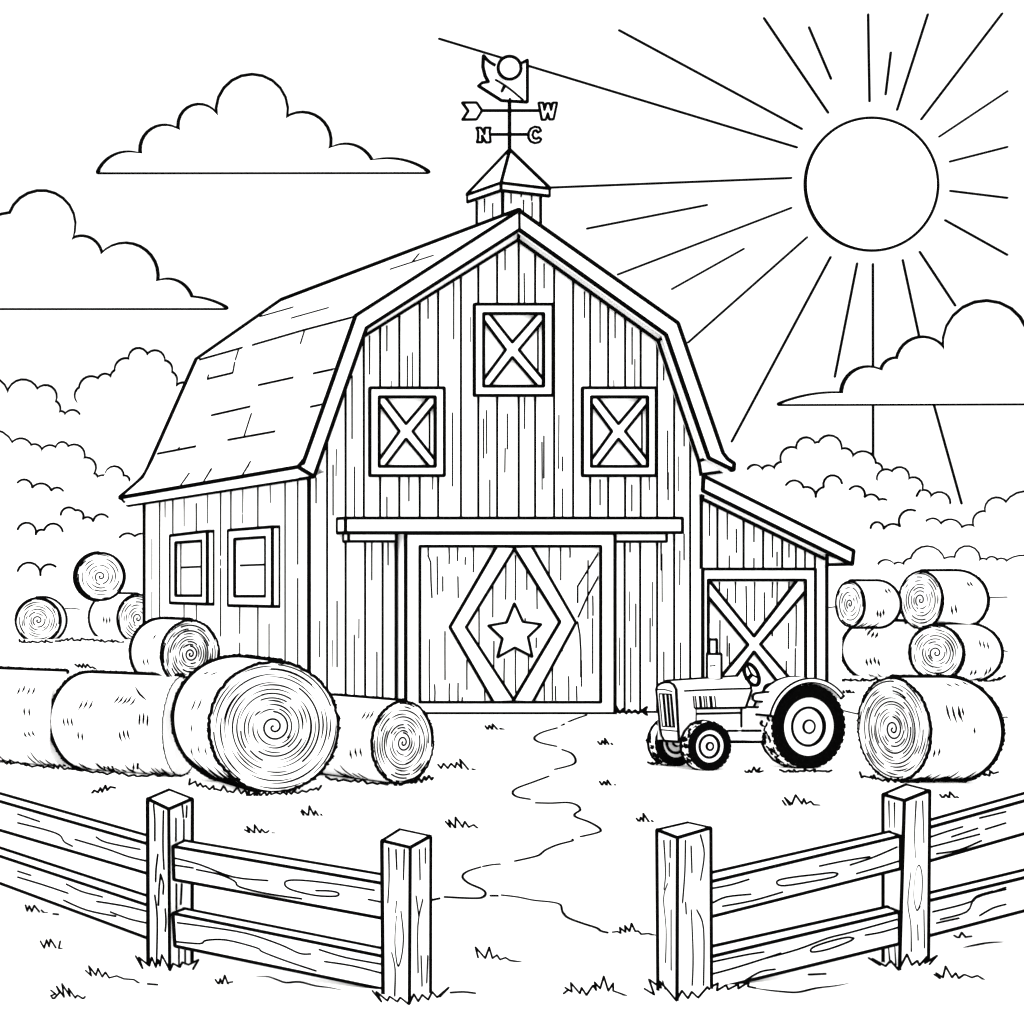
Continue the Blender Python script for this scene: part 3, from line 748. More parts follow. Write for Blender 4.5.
A = [TP(u, v, OFF + .04) for u, v in ((738, 707), (790, 707), (790, 742), (742, 742), (738, 738))]
ge.prism(A, td * .4)
ge.trace([S([(770, 490), (880, 492)]), S([(735, 664), (885, 664)]), S([(740, 741), (885, 748)])], 2.1, lift=.005)
ge.tube([A[3], A[2]], 2.6); ge.tube([TP(u, v, OFF + .035) for u, v in ((736, 730.6), (765, 730.6))], 2.0)
ge.build("gearbox", PAPER, tractor)
# exhaust
def vcyl(mb, C, r, h, wd, N=20):
    ring_ = lambda z, rr: [C + Vector((math.cos(2 * math.pi * k / N) * rr, math.sin(2 * math.pi * k / N) * rr, z)) for k in range(N)]
    mb.grid([ring_(0, r), ring_(h, r), ring_(h, .002)], closed=True, sm=False)
    W = C - CAM; W.z = 0; W.normalize(); sd_ = Vector((W.y, -W.x, 0))
    for s in (-1, 1): mb.tube([C + sd_ * r * s, C + sd_ * r * s + tz * h], wd * 1.5)
    mb.tube(ring_(h, r), wd, closed=True); mb.tube(ring_(0, r), wd, closed=True)
OC = OFF + HW / 2
ex = MB(); cb = TP(714.2, 679.5, OC); hgt = TP(714.2, 653.8, OC).z - cb.z
vcyl(ex, cb, pxm(5.4, cb), hgt, 2.3)
ex.trace([S([(515, 190), (548, 187)])], 1.2)
exo = ex.build("muffler", PAPER, tractor)
ex = MB(); cb2 = TP(713, 653.8, OC); vcyl(ex, cb2, pxm(2.6, cb2), TP(713, 639.5, OC).z - cb2.z, 2.3); ex.build("exhaust_pipe", PAPER, exo)
# steering wheel
sv = MB(); sc = TP(751.6, 674.6, OC)
ma = (te * .66 - tz * .75) * .215; mi = (te * .62 + tz * .55) * .2 + td * .06
rg = [sc + ma * math.cos(2 * math.pi * k / 32) + mi * math.sin(2 * math.pi * k / 32) for k in range(32)]
sv.tube(rg, 3.3, closed=True)
for k in (3, 14, 24): sv.tube([sc, rg[k]], 1.6)
sv.tube([sc, sc - mi.normalized() * .05 + te * -.12 - tz * .12], 3.0)
sv.build("steering_wheel", INK, tractor)
# seat
def pad(pts, off, dep, wd=2.1):
    b = MB(); b.prism([TP(u, v, off) for u, v in smooth(pts, 5, closed=True)], td * dep, ink=wd); return b
se = pad(S([(825, 425), (835, 395), (880, 385), (950, 385), (950, 450), (880, 450), (838, 445)]), OFF, .4).build("seat", PAPER, tractor)
pad(S([(908, 380), (915, 340), (945, 322), (1010, 318), (1015, 385), (950, 390)]), OFF + .12, .1).build("backrest", PAPER, se)
# fenders
for nm, o0, wd_ in (("mudguard", -.03, .40),):
    fd = MB()
    ro, ri = RR * 1.15, RR * 1.05
    a0, a1 = 166, 39
    A = circ(CR, o0, ro, a0, a1, 28); B = circ(CR, o0, ri, a0, a1, 28)
    A2 = [p + td * wd_ for p in A]; B2 = [p + td * wd_ for p in B]
    fd.grid([A, B]); fd.grid([A2, B2]); fd.grid([A, A2]); fd.grid([B, B2])
    fd.face([A[0], B[0], B2[0], A2[0]]); fd.face([A[-1], B[-1], B2[-1], A2[-1]])
    fd.tube(A, 1.5); fd.tube(B, 1.0); fd.tube(A2, 2.4); fd.tube([A2[0], A[0], B[0]], 2.3); fd.tube([A[-1], B[-1]], 2.3)
    # side skirt closing the space before the seat
    fd.build(nm, PAPER, tractor)

# ------------------------------------------------------------------ fences
def post(parent, top, front_bottom, lr_bottom, grain):
    """top: left, back, right, front corners; a square post set corner-on."""
    f = G(*front_bottom); l = G(*lr_bottom[0]); r = G(*lr_bottom[1])
    bmid = l + r - f
    b = MB()
    bot = (f, r, bmid, l)
    tp = [P(*top[i], p.y) for i, p in zip((3, 2, 1, 0), bot)]
    b.face(tp); b.face(bot)
    for i in range(4): b.face([tp[i], tp[(i + 1) % 4], bot[(i + 1) % 4], bot[i]])
    b.tube(tp, 3.4, closed=True)
    for i, ww in ((0, 2.8), (1, 4.2), (3, 4.2)): b.tube([tp[i], bot[i]], ww)
    b.trace([smooth(g_, 4) for g_ in grain], 2.1)
    return b.build("post", WOOD, parent)
def rail(parent, front, back, bottom, Ya, Yb, dep, ends, grain, wd=3.2):
    """front, back, bottom: (u, v) at the two ends of the three long edges; Ya, Yb: distances of the ends."""
    q = [P(*front[0], Ya), P(*front[1], Yb), P(*bottom[1], Yb), P(*bottom[0], Ya)]
    bt = [P(*back[0], Ya + dep), P(*back[1], Yb + dep)]
    bb_ = [Vector((bt[1].x, bt[1].y, q[2].z)), Vector((bt[0].x, bt[0].y, q[3].z))]
    b = MB()
    b.face(q); b.face([q[0], q[1], bt[1], bt[0]]); b.face([bt[0], bt[1], bb_[0], bb_[1]]); b.face([q[3], q[2], bb_[0], bb_[1]])
    b.face([q[0], bt[0], bb_[1], q[3]]); b.face([q[1], bt[1], bb_[0], q[2]])
    b.tube([q[0], q[1]], wd); b.tube([bt[0], bt[1]], wd * 1.45); b.tube([q[2], q[3]], wd)
    for e_ in ends:
        if e_ == 0: b.tube([bt[0], q[0], q[3]], wd)
        else: b.tube([bt[1], q[1], q[2]], wd)
    b.trace([smooth(g_, 4) for g_ in grain], 1.8)
    return b.build("rail", WOOD, parent)
A_ = lambda pts: ZM(0, 770, 4.0315, pts)
B_ = lambda pts: ZM(140, 770, 3.012, pts)
C_ = lambda pts: ZM(640, 760, 2.667, pts)
f1 = thing("wooden_fence", G(169, 970), "post and rail fence by the heaped hay bales, its end post narrower", "fence", None)
f1["label"] = "post and rail fence standing before the heaped hay bales"
post(f1, [(148, 799), (169, 790), (191.8, 799), (168.7, 809)], (169.6, 970), ((148.6, 964), (191.4, 963.2)), [A_(l) for l in ([(620, 140), (625, 200), (625, 285)], [(660, 165), (658, 300), (662, 400)], [(637, 340), (630, 400), (628, 450)], [(648, 420), (642, 480), (640, 545)], [(650, 425), (660, 460), (658, 500)], [(625, 505), (635, 600), (632, 780)], [(667, 560), (670, 610), (667, 650)], [(733, 140), (738, 190)], [(752, 145), (750, 190)], [(708, 195), (708, 285)], [(740, 200), (740, 285)], [(710, 460), (710, 560)], [(732, 460), (728, 540)], [(720, 720), (720, 790)], [(745, 720), (745, 780)])])
post(f1, [(382.4, 840.7), (399.6, 829.8), (429.9, 836.4), (410.2, 847.4)], (409.4, 1003.5), ((383.6, 994), (429.6, 992.5)), [B_(l) for l in ([(750, 235), (752, 330), (748, 400)], [(772, 240), (775, 300)], [(797, 240), (795, 330)], [(788, 425), (795, 500), (790, 560), (778, 590), (770, 520), (775, 440)], [(775, 395), (772, 430)], [(760, 550), (770, 600), (768, 680)], [(840, 240), (842, 330)], [(858, 235), (858, 280)], [(850, 390), (835, 470), (836, 610)], [(830, 380), (838, 440)], [(845, 560), (848, 650)], [(865, 560), (862, 640)])])
rail(f1, [(173, 846.4), (386, 884)], [(184, 841.4), (386, 876)], [(174, 879.6), (386, 919)], 15.8, 15.2, .25, [0], [B_(l) for l in ([(107, 266), (180, 285), (280, 322), (385, 333)], [(107, 287), (160, 295)], [(170, 300), (240, 315), (285, 335), (300, 352), (380, 372), (487, 388)], [(705, 362), (600, 345), (500, 333), (445, 333), (437, 347), (460, 362), (530, 378), (590, 380), (597, 370), (570, 364), (530, 363)], [(688, 390), (728, 398)])])
rail(f1, [(173, 913.4), (386, 957)], [(184, 909.4), (386, 950)], [(175, 946), (386, 989.8)], 15.8, 15.2, .25, [0], [B_(l) for l in ([(113, 460), (200, 472), (320, 492), (420, 525), (480, 552), (514, 554)], [(107, 517), (180, 523), (200, 513), (260, 512), (350, 535), (370, 548), (440, 575), (530, 605)], [(540, 541), (620, 565), (728, 585)], [(556, 577), (640, 590), (728, 612)])])
rail(f1, [(-130, 764), (150, 844.5)], [(-130, 757), (150, 837)], [(-130, 792), (150, 874.3)], 19.6, 16.45, .3, [], [A_(l) for l in ([(72, 178), (160, 208)], [(72, 213), (180, 240), (240, 262), (260, 290), (292, 307)], [(303, 280), (430, 318), (520, 350), (592, 367)], [(388, 270), (430, 292), (565, 320)])])
rail(f1, [(-130, 813), (150, 906)], [(-130, 806), (150, 897.4)], [(-130, 835), (150, 939)], 19.6, 16.45, .3, [], [A_(l) for l in ([(72, 408), (125, 425)], [(72, 432), (180, 465), (275, 497)], [(268, 460), (330, 490), (400, 508), (413, 512)], [(390, 530), (500, 548), (592, 570)], [(257, 525), (350, 565), (467, 590)], [(445, 572), (520, 600), (592, 617)])])
f2 = thing("wooden_fence", G(902, 970), "post and rail fence standing before the tractor and its single bale", "fence")
post(f2, [(657.6, 830), (687.6, 823), (710, 828), (677.5, 837.6)], (677, 1000.7), ((658.8, 990.5), (710.6, 988.5)), [C_(l) for l in ([(65, 215), (70, 300), (66, 345)], [(82, 215), (82, 260)], [(80, 275), (80, 310)], [(75, 330), (65, 370), (72, 450), (70, 540)], [(85, 400), (85, 560)], [(120, 215), (118, 300), (112, 380)], [(135, 230), (137, 300)], [(160, 200), (170, 250), (160, 320)], [(120, 380), (122, 410)], [(135, 400), (140, 520), (138, 600)], [(150, 400), (168, 450), (168, 600)], [(62, 590), (68, 610)])])
post(f2, [(883.8, 794.5), (906, 785), (928.8, 790.8), (904.4, 800.5)], (899.5, 970), ((884, 962), (927.5, 961)), [C_(l) for l in ([(665, 110), (668, 180)], [(680, 115), (682, 180)], [(665, 310), (668, 385)], [(680, 310), (680, 380)], [(735, 110), (730, 200), (732, 260)], [(752, 110), (755, 220)], [(745, 390), (735, 400), (727, 360), (732, 300), (742, 280), (750, 310), (748, 370), (738, 400)], [(720, 300), (712, 380), (720, 440), (722, 510)], [(755, 400), (757, 500)], [(738, 440), (740, 480)], [(665, 500), (668, 540)], [(682, 500), (684, 545)])])
rail(f2, [(706, 882.8), (899.9, 836)], [(706, 874.6), (889.4, 832.4)], [(706, 918), (899.9, 868.8)], 15.33, 15.85, .25, [1], [C_(l) for l in ([(195, 342), (245, 332), (290, 318)], [(195, 380), (230, 365), (295, 358)], [(220, 390), (300, 375), (380, 352)], [(527, 302), (515, 312), (450, 325), (385, 335), (365, 330), (370, 320), (410, 312), (470, 305), (515, 300), (527, 305)], [(478, 283), (540, 270), (612, 258)], [(560, 280), (620, 260), (685, 232)], [(577, 303), (640, 285), (688, 270)])])
rail(f2, [(706, 957.8), (898.8, 911.9)], [(706, 948.4), (887.5, 907.4)], [(706, 991), (898.8, 943.8)], 15.33, 15.85, .25, [1], [C_(l) for l in ([(195, 538), (280, 520), (330, 512)], [(195, 570), (250, 555), (330, 530), (375, 515)], [(330, 530), (420, 505), (500, 475), (560, 460), (685, 425)], [(570, 475), (555, 485), (500, 505), (458, 512), (460, 500), (500, 485), (550, 473), (570, 475)], [(600, 467), (640, 460), (686, 447)], [(280, 588), (320, 565), (360, 558)])])
rail(f2, [(926, 828.4), (1130, 771)], [(926, 822), (1130, 764)], [(926, 862), (1130, 803)], 16.5, 17.9, .3, [], [C_(l) for l in ([(775, 205), (820, 190), (860, 178)], [(775, 232), (840, 215), (905, 198)], [(790, 250), (850, 240), (910, 215)], [(920, 185), (975, 168)], [(905, 155), (975, 138)], [(830, 205), (900, 182)])])
rail(f2, [(926, 901.4), (1130, 852)], [(926, 894.5), (1130, 845)], [(926, 936.5), (1130, 883)], 16.5, 17.9, .3, [], [C_(l) for l in ([(780, 405), (850, 388), (890, 375)], [(790, 435), (850, 422)], [(800, 425), (870, 405), (895, 368), (975, 345)], [(885, 375), (900, 362), (940, 350)], [(905, 415), (940, 395), (975, 385)], [(915, 360), (975, 340)])])

# ------------------------------------------------------------------ clouds, sun, trees
def puff(px, Y, tk, ink_pts, wd, scale=.8, inner=(), wi=1.5, low=.5):
    us, vs = [p[0] for p in px], [p[1] for p in px]
    c = ((min(us) + max(us)) / 2, min(vs) + (max(vs) - min(vs)) * low)
    b = MB()
    mid = at(px, Y)
    cc = P(*c, Y)
    ax = (cc - CAM).normalized()
    shr = lambda dy, s: [cc + (p - cc) * s + ax * dy for p in mid]
    fr, bk2 = shr(-tk, scale), shr(tk, scale)
    b.grid([bk2, mid, fr], closed=True)
    b.face(fr, sm=True); b.face(bk2, sm=True)
    for ip in ink_pts:
        b.tube([p - Vector((0, .25 * tk * .1, 0)) for p in at(ip, Y)], wd)
    if inner: b.trace(inner, wi, lift=.02)
    return b
c1 = lobes([(97.6, 172.2), (109.9, 157.6), (141, 155.3), (149.4, 130.7), (179.3, 131), (188.5, 107.5), (217.7, 117.8), (252, 74.8), (286, 118), (320.6, 119.8), (328.6, 150.5), (351.4, 145.3), (372, 161.6), (400.6, 160.4), (428.4, 172)], 12)
c2 = lobes([(-110, 308), (-95, 285), (-62, 280), (-40, 238), (10, 213), (44.5, 191), (70.5, 239.8), (90.2, 238.6), (101.2, 254.5), (138.3, 246.3), (156.8, 282.4), (173.4, 280.3), (191.7, 297.6), (209, 300.5), (226.6, 308)], 12)
c3 = lobes([(778.7, 404), (809.7, 395.4), (841.2, 393.6), (852.5, 372), (881.1, 371), (886.6, 361.4), (897, 358.6), (910, 340.5), (944.4, 350), (985.8, 301), (1027, 352), (1060, 345), (1075, 380), (1100, 385), (1120, 403)], 12)
for pts, Y, lab in ((c1, 420, "cloud floating free in open sky with one tall round crown"), (c2, 400, "cloud drifting low over the trees by the heaped bales"), (c3, 380, "cloud drifting beneath the sun, crossing its rays")):
    o = puff(pts, Y, .006 * Y, [pts + [pts[0]], [pts[-1], pts[0]]], 4.0, scale=.93, low=.93).build("cloud", VAPOUR, base=P(*pts[0], Y))
    tag(o, lab, "cloud", "flat-bottomed clouds")
YS = 620
sun = thing("sun", P(871.3, 184.3, YS), "round sun with straight rays shining beside the barn roof", "sun")
ds = [(871.3 + 66.2 * math.cos(2 * math.pi * k / 96), 184.3 + 66.2 * math.sin(2 * math.pi * k / 96)) for k in range(96)]
puff(ds, YS, .006 * YS, [ds + [ds[0]]], 2.8).build("sun_disc", SUNMAT, sun)
z6 = lambda pts: ZM(730, 10, 3.483, pts)
z4 = lambda pts: ZM(600, 0, 2.415, pts)
rays = [z6(l) for l in ([(118, 28), (342, 358)], [(275, 60), (352, 240)], [(481, 15), (486, 318)], [(560, 148), (542, 294)], [(689, 15), (582, 348)], [(948, 12), (666, 381)], [(966, 283), (729, 441)], [(966, 477), (766, 528)], [(966, 654.5), (767, 630)], [(966, 853), (749, 732)])]
rays += [z4(l) for l in ([(772, 608), (858, 738)], [(621, 636), (567, 910)], [(500, 573), (213, 827)], [(347, 601), (174, 698)], [(462, 502), (43, 663)])]
rays += [[(902.7, 260), (933.7, 404), (961.6, 503.6)], [(872.9, 264), (873.1, 462)], [(830.6, 257), (731.7, 441.6)], [(791.3, 178), (545, 187.8)], [(587, 228.6), (707, 205)], [(797, 147.4), (439, 38.7)], [(802, 129), (619, 30.2)]]
for r in rays:
    b = MB(); b.tube(at(r, YS), 2.0); b.build("sun_ray", INK, sun)

zl_ = lambda pts: ZM(0, 300, 3.413, pts)
zr_ = lambda pts: ZM(780, 400, 4.197, pts)
zq = lambda pts: ZM(620, 420, 3.938, pts)
tA = [(-90, 420), (-75, 395), (-40, 402), (-18, 375), (8, 393)] + zl_([(95, 275), (127, 305), (165, 293), (187, 345), (203, 365), (197, 387), (212, 381), (222, 394), (243, 377), (270, 389)])
tB = zl_([(285, 355), (257, 325), (272, 298), (300, 263), (335, 270), (357, 253), (380, 267), (384, 248), (394, 240), (408, 207), (442, 202), (470, 165), (502, 188), (538, 174), (560, 207), (582, 222), (583, 245), (600, 262), (597, 287), (601, 292), (604, 292), (625, 283), (645, 290)]) + [(205, 378), (222, 400)]
tC = [(-90, 470), (-70, 440), (-30, 450), (-10, 430), (12, 443)] + zl_([(80, 475), (105, 497), (130, 497), (140, 527), (168, 497), (193, 507), (213, 486), (232, 502), (268, 498), (285, 540), (321, 555), (317, 592), (325, 595), (332, 607), (348, 600), (362, 602), (390, 569), (420, 602), (433, 603), (440, 615)])
R1 = zq([(505, 193), (530, 178), (558, 203), (578, 181), (607, 195), (617, 175), (638, 166), (648, 118), (698, 115), (730, 70), (765, 93), (774, 89), (783, 90), (822, 62), (867, 117)]) + zr_([(280, 206), (303, 242), (352, 217), (398, 267), (418, 272), (422, 300)])
R2 = zr_([(410, 333), (430, 296), (470, 303), (508, 284), (528, 342), (570, 328), (588, 385), (606, 380), (630, 415), (680, 390), (710, 433)])
R3 = zr_([(617, 507), (647, 500), (672, 526), (718, 503), (760, 540), (793, 526), (823, 537), (828, 478), (865, 470), (885, 418), (948, 432)]) + [(1030, 492), (1050, 515), (1075, 520), (1080, 545)]
R4 = zr_([(415, 687), (443, 673), (475, 697), (497, 684), (518, 697), (528, 675), (550, 668), (600, 618), (685, 670), (712, 661), (735, 663), (785, 615), (832, 683), (850, 668), (868, 674), (888, 660), (910, 677), (930, 667), (950, 680)]) + [(1022, 556), (1040, 564), (1065, 555), (1090, 570)]
def L2(pts): return lobes(pts, 8)
GT = "leafy trees at the edge of the field"
specs = [
 (tB, [(225, 624), (70, 624), (70, 420)], 158, "tallest leafy tree, its round crown rising against the barn roof", ()),
 (tA, [(98, 440), (98, 624), (-100, 624)], 152, "leafy tree with a lower crown ending at the dip beside the tallest tree", ()),
 (tC, [(150, 520), (150, 624), (-100, 624)], 142, "broad leafy tree marked with many leaf scallops above the far bales",
  [zl_(lobes(l, 8)) for l in ([(60, 623), (87, 613), (110, 640), (143, 626), (175, 650), (195, 640), (215, 651)], [(207, 733), (230, 708), (257, 718), (278, 722), (283, 747), (300, 741), (318, 755), (343, 731), (368, 741)], [(60, 783), (95, 760), (122, 800), (134, 785), (150, 786), (185, 763), (214, 790)], [(408, 810), (435, 796), (460, 806), (470, 800), (482, 797)], [(60, 925), (103, 896), (138, 940), (155, 905), (190, 910)])]),
 (R1, [(900, 560), (960, 624), (735, 624), (735, 490)], 160, "wide leafy tree just beyond the lean-to roof",
  [zr_(lobes(l, 8)) for l in ([(25, 357), (60, 337), (98, 367), (127, 368), (150, 407), (160, 378), (183, 366), (215, 316), (260, 350)], [(292, 375), (322, 361), (355, 407), (385, 396), (415, 419), (446, 420), (459, 447)])]),
 (R2, [(975, 560), (975, 624), (862, 624), (862, 560), (862, 509), (897, 509), (896, 495)], 152, "leafy tree between the wide tree and the taller one at the edge",
  [zr_(lobes(l, 8)) for l in ([(380, 538), (407, 512), (435, 540), (470, 520), (503, 530), (508, 480), (567, 464)],)] + [zr_([(588, 378), (580, 389), (573, 403)])]),
 (R3, [(1080, 624), (915, 624), (915, 560)], 144, "leafy tree stepping upward behind the bale stack", ()),
 (R4, [(1090, 624), (866, 624)], 134, "low rounded bush with many small humps right above the stacked bales", ()),
]
for top, rest, Y, lab, inner in specs:
    ol = L2(top)
    px = ol + rest
    o = puff(px, Y, .005 * Y, [ol], 3.0, scale=.97, inner=inner, wi=2.0, low=.8).build("leafy_tree" if top is not R4 else "bush", LEAF, base=Vector((P(px[0][0], 0, Y).x, Y, 0)))
    tag(o, lab, "tree" if top is not R4 else "bush", GT if top is not R4 else None)

# ------------------------------------------------------------------ grass tufts
def tuft(label, strokes, wd=1.6, lean=.04, dy=0.0, group="grass tufts dotted about the yard"):
    allp = [p for s in strokes for p in s]
    vb = max(p[1] for p in allp)
    Y = gY(vb) - dy
    b = MB()
    rnd = random.Random(int(vb * 13 + allp[0][0]))
    for s in strokes:
        pts = []
        for u, v in s:
            base = P(u, v, Y)
            k = (vb - v) / F_PX * Y
            off = (rnd.random() - .5) * min(.12, .5 * k)
            pts.append(P(u, v, Y + off))
        b.tube(pts, wd)
    c = P(sum(p[0] for p in allp) / len(allp), vb, Y)
    o = b.build("grass_tuft", INK, base=Vector((c.x, c.y, 0)))
    return tag(o, label, "grass", group)
def fringe(label, line, n, h, wd=1.7, seed=1, dy=.05):
    rnd = random.Random(seed)
    pts = []
    L = len(line) - 1
    for k in range(n + 1):
        t = k / n * L; i = min(int(t), L - 1); s = t - i
        x = line[i][0] + (line[i + 1][0] - line[i][0]) * s; y = line[i][1] + (line[i + 1][1] - line[i][1]) * s
        pts.append((x + rnd.uniform(-2.2, 2.2), y + (rnd.uniform(-.8, .8) if k % 2 else -h * (.3 + 1.0 * rnd.random() ** 1.5))))
    return tuft(label, [pts], wd, dy=dy, group="grass growing at the feet of things")
A1 = lambda *s: [A_(x) for x in s]; B1 = lambda *s: [B_(x) for x in s]; C1 = lambda *s: [C_(x) for x in s]
H_ = lambda *s: [ZM(420, 690, 3.064, x) for x in s]
tuft("small grass tuft directly under the lower fence rail at the field's edge", A1([(103, 545), (110, 568), (118, 548), (128, 570), (138, 546), (158, 571)], [(167, 565), (178, 576), (190, 576)]))
tuft("small jagged tuft just above the long trailing tuft near the fence corner", A1([(163, 690), (168, 700), (178, 717), (188, 685), (198, 712), (203, 682), (225, 716)], [(243, 690), (237, 718), (250, 722)]))
tuft("long trailing grass tuft below the corner fence post", A1([(345, 808), (368, 830), (358, 790), (387, 828), (395, 800), (412, 834), (425, 815), (440, 838), (470, 830), (500, 842), (540, 845), (562, 860)]))
tuft("leafiest tuft at the lowest corner by the heaped bales' fence", A1([(205, 888), (224, 903), (205, 910), (215, 924), (240, 898), (228, 872), (258, 915), (250, 862), (282, 912), (276, 880), (303, 918), (312, 908), (335, 922), (343, 914)]))
tuft("tiny three-bladed tuft under the middle of the rails by the heaped bales", A1([(868, 845), (882, 864), (888, 842), (896, 862), (906, 828), (920, 864)], [(925, 856), (938, 854)]))
tuft("grass at the foot of the fence post nearest the largest bale", A1([(547, 750), (575, 800), (560, 755), (602, 790), (612, 755), (628, 795), (638, 765), (645, 790), (652, 745), (685, 808), (698, 780), (725, 795), (735, 775), (760, 785), (800, 765), (778, 803)]), 1.7, dy=.1, group="grass growing at the feet of things")
tuft("grass at the foot of the gate post by the heaped bales' fence", B1([(700, 665), (727, 698), (712, 668), (745, 695), (752, 682), (775, 698), (784, 685), (810, 706), (825, 675), (838, 697), (850, 677), (868, 692), (880, 668), (895, 685), (930, 655), (903, 683)]), 1.7, dy=.1, group="grass growing at the feet of things")
tuft("grass at the foot of the gate post beside the tractor's fence", C1([(12, 610), (38, 626), (24, 585), (56, 608), (52, 590), (75, 615), (97, 642), (112, 615), (128, 636), (138, 618), (155, 634), (180, 605), (185, 612)], [(190, 605), (208, 595), (205, 615), (230, 600), (235, 612), (262, 598), (262, 610), (290, 592), (288, 604), (308, 608)]), 1.7, dy=.1, group="grass growing at the feet of things")
tuft("grass at the foot of the fence post below the single bale", C1([(610, 528), (640, 547), (620, 530), (655, 550), (668, 535), (690, 560), (712, 518), (725, 547), (740, 535), (745, 548), (765, 525), (760, 542), (792, 522), (772, 545)]), 1.7, dy=.1, group="grass growing at the feet of things")
tuft("grass tuft just below the largest bale, the one nearer its fence post", B1([(315, 180), (330, 188), (322, 170), (345, 190), (345, 165), (362, 190), (366, 178), (378, 190), (388, 183)], [(398, 190), (407, 191)]))
tuft("grass tuft just below the largest bale, the one closest to its rim", B1([(485, 125), (493, 137), (488, 120), (507, 138), (510, 108), (524, 137), (528, 123), (537, 138)], [(545, 133), (548, 138)]))
tuft("grass tuft between the gate post and the small bale by the door", B1([(920, 155), (935, 172), (930, 150), (950, 175), (950, 142), (972, 172), (978, 155), (990, 172), (1005, 165), (1018, 176)]))
tuft("long low grass tuft beside the small bale near the barn door", H_([(55, 228), (65, 240), (72, 225), (85, 240), (95, 225), (108, 238), (112, 222), (128, 240), (122, 212), (148, 243)], [(160, 242), (170, 246)]))
tuft("tiny grass tuft right under the barn door", H_([(200, 110), (208, 122), (212, 108), (222, 122), (222, 104), (238, 122)], [(245, 118), (257, 121)]))
tuft("small tuft between the path and the tractor's nose", H_([(545, 158), (555, 170), (558, 155), (568, 167), (566, 148), (578, 166)], [(586, 163), (590, 168)]))
tuft("small tuft beside the path below the tractor's front wheels", H_([(550, 280), (558, 292), (564, 280), (572, 293), (574, 276), (586, 294)], [(597, 290), (600, 294)]))
tuft("small tuft above the gate post on the tractor side of the path", H_([(663, 393), (672, 405), (676, 390), (685, 402), (684, 378), (702, 405)], [(710, 400), (714, 404)]))
tuft("tuft at the end of the path line, touching it", H_([(590, 742), (605, 740), (615, 745), (612, 728), (630, 742), (628, 722), (642, 740), (648, 715), (660, 740), (668, 738), (678, 748), (700, 746), (720, 752)]))
tuft("trailing tuft alone in the open gateway", H_([(178, 820), (170, 788), (200, 822), (212, 788), (222, 822), (236, 812), (245, 826), (262, 820), (275, 828), (310, 834)]))
tuft("big double tuft at the bottom of the gateway", H_([(440, 930), (455, 918), (445, 912), (465, 925), (462, 897), (490, 930), (495, 912), (510, 935), (530, 905), (540, 920), (535, 895), (552, 915), (563, 877), (577, 922), (592, 898), (592, 922), (615, 930), (633, 937)]))
tuft("tuft under the tractor between its wheels", [ZM(630, 620, 4.452, s) for s in ([(512, 672), (522, 682), (530, 668), (540, 680), (552, 655), (562, 675), (578, 658), (570, 678), (592, 672)],)])
tuft("wide trailing tuft in the yard below the tractor", C1([(380, 108), (390, 122)], [(386, 100), (400, 122), (390, 104), (405, 118), (415, 93), (432, 117), (437, 103), (443, 117), (455, 110), (463, 119), (479, 121)]))
tuft("small tuft beside the fence post below the single bale's front", C1([(800, 92), (808, 102), (815, 92), (825, 102), (826, 85), (840, 100)], [(845, 98), (849, 101)]))
tuft("tiny tuft beneath the outer rails on the tractor side", C1([(838, 468), (850, 475), (858, 460), (868, 472), (884, 470)]))
tuft("leafy trailing tuft at the lowest corner beyond the tractor's fence", C1([(785, 572), (800, 582), (790, 568), (808, 580), (815, 550), (832, 580), (842, 568), (850, 582), (865, 572), (885, 580), (900, 575), (918, 586)]))
tuft("tiny tuft between the tractor's big wheel and the bale stack", [ZM(800, 560, 4.571, s) for s in ([(198, 598), (203, 608)], [(212, 596), (220, 610), (225, 595), (235, 610)], [(243, 602), (248, 610)])], 1.6)
tuft("tuft lying just above the long bale at the far side", [ZM(0, 540, 4.267, s) for s in ([(320, 530), (335, 542), (338, 530), (350, 545), (355, 528), (365, 545), (372, 530), (385, 545), (395, 542), (410, 552)],)], 1.6)
tuft("tuft in front of the long bale above the corner fence post", A1([(370, 95), (380, 82), (395, 90), (405, 72), (412, 88), (425, 62), (432, 82), (445, 68), (465, 72)]), 1.9)
tuft("bristly grass along the barn wall next to the door", H_([(597, 45), (612, 70), (622, 58), (632, 72), (640, 60), (648, 70), (660, 62), (668, 72), (695, 52), (686, 70), (696, 76)]), 2.2, dy=.35, group="grass growing at the feet of things")
fringe("ragged grass along the foot of the largest bale", [(188, 785), (215, 790), (245, 795), (262, 795), (290, 794), (323, 789)], 46, 5, 1.7, 2)
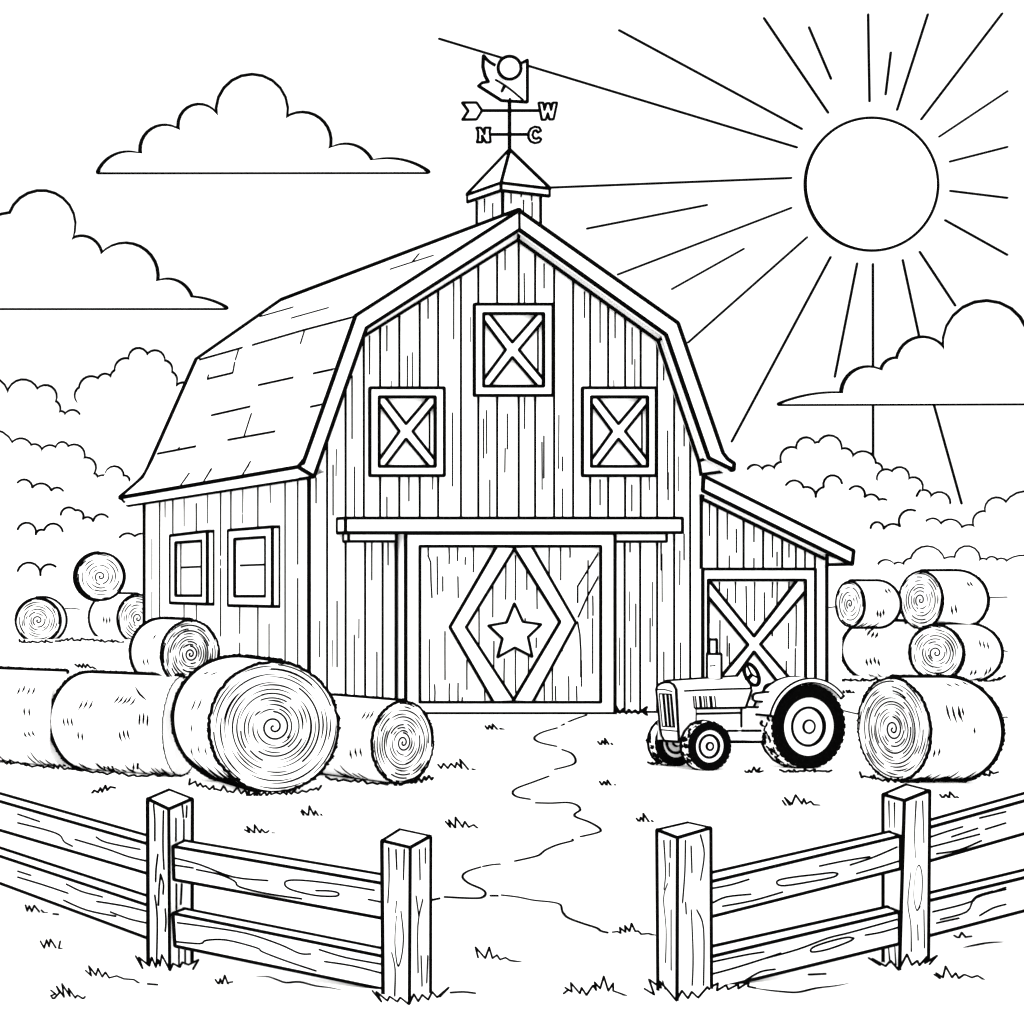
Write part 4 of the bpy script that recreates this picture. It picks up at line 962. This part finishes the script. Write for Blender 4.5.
fringe("ragged grass along the foot of the small bale by the door", [(327, 779), (360, 783), (395, 785), (415, 783), (432, 779)], 30, 3.5, 2.0, 3)
fringe("ragged grass along the foot of the long bale", [(78, 771), (110, 774), (145, 777), (186, 776)], 22, 3, 1.8, 4)
fringe("ragged grass along the foot of the bale behind the long bale", [(2, 763), (30, 766), (55, 768), (78, 770)], 24, 3, 1.7, 5)
fringe("thin grass under the far bale with its whole face forward", [(18, 642), (30, 643), (54, 643)], 14, 2.5, 1.5, 6)
fringe("thin grass between the two far ground bales", [(56, 642), (85, 640), (122, 643)], 30, 2.5, 1.6, 7)
fringe("ragged grass along the foot of the single large bale", [(861, 777), (880, 780), (905, 783), (940, 781), (975, 777), (997, 774)], 40, 4, 1.7, 8)
fringe("thin grass under the faceless bottom bale of the stack", [(843, 681), (860, 681), (882, 680)], 18, 2.5, 1.8, 9)
fringe("thin grass at the outer end of the stack's bottom bale", [(978, 682), (990, 681), (1003, 679)], 12, 2.5, 1.8, 10)
fringe("thin grass under the tractor's hidden front wheel", [(648, 764), (665, 765), (684, 764)], 16, 2.5, 1.8, 11)
fringe("thin grass under the tractor's tall rear wheel", [(780, 771.5), (800, 772), (832, 771.5)], 20, 2, 1.8, 12)

# ------------------------------------------------------------------ light and view
world = bpy.data.worlds.new("World")
scene.world = world
world.use_nodes = True
nt = world.node_tree
bg = nt.nodes["Background"]
bg.inputs["Color"].default_value = (1, 1, 1, 1)       # an even white overcast
bg.inputs["Strength"].default_value = 0.8
sl = bpy.data.lights.new("sun_light", "SUN")
sl.energy = 2.2; sl.angle = math.radians(50); sl.color = (1, 0.99, 0.97)
so_ = bpy.data.objects.new("sun_light", sl)
so_.rotation_euler = Vector((0.45, 0.75, -0.6)).to_track_quat('-Z', 'Y').to_euler()
COL.objects.link(so_)
scene.view_settings.view_transform = "Standard"
scene.view_settings.look = "None"
scene.view_settings.gamma = 1
scene.view_settings.exposure = 0.95
scene.cycles.max_bounces = 16
scene.cycles.diffuse_bounces = 14
for o in COL.objects:
    if "_base" in o: del o["_base"]
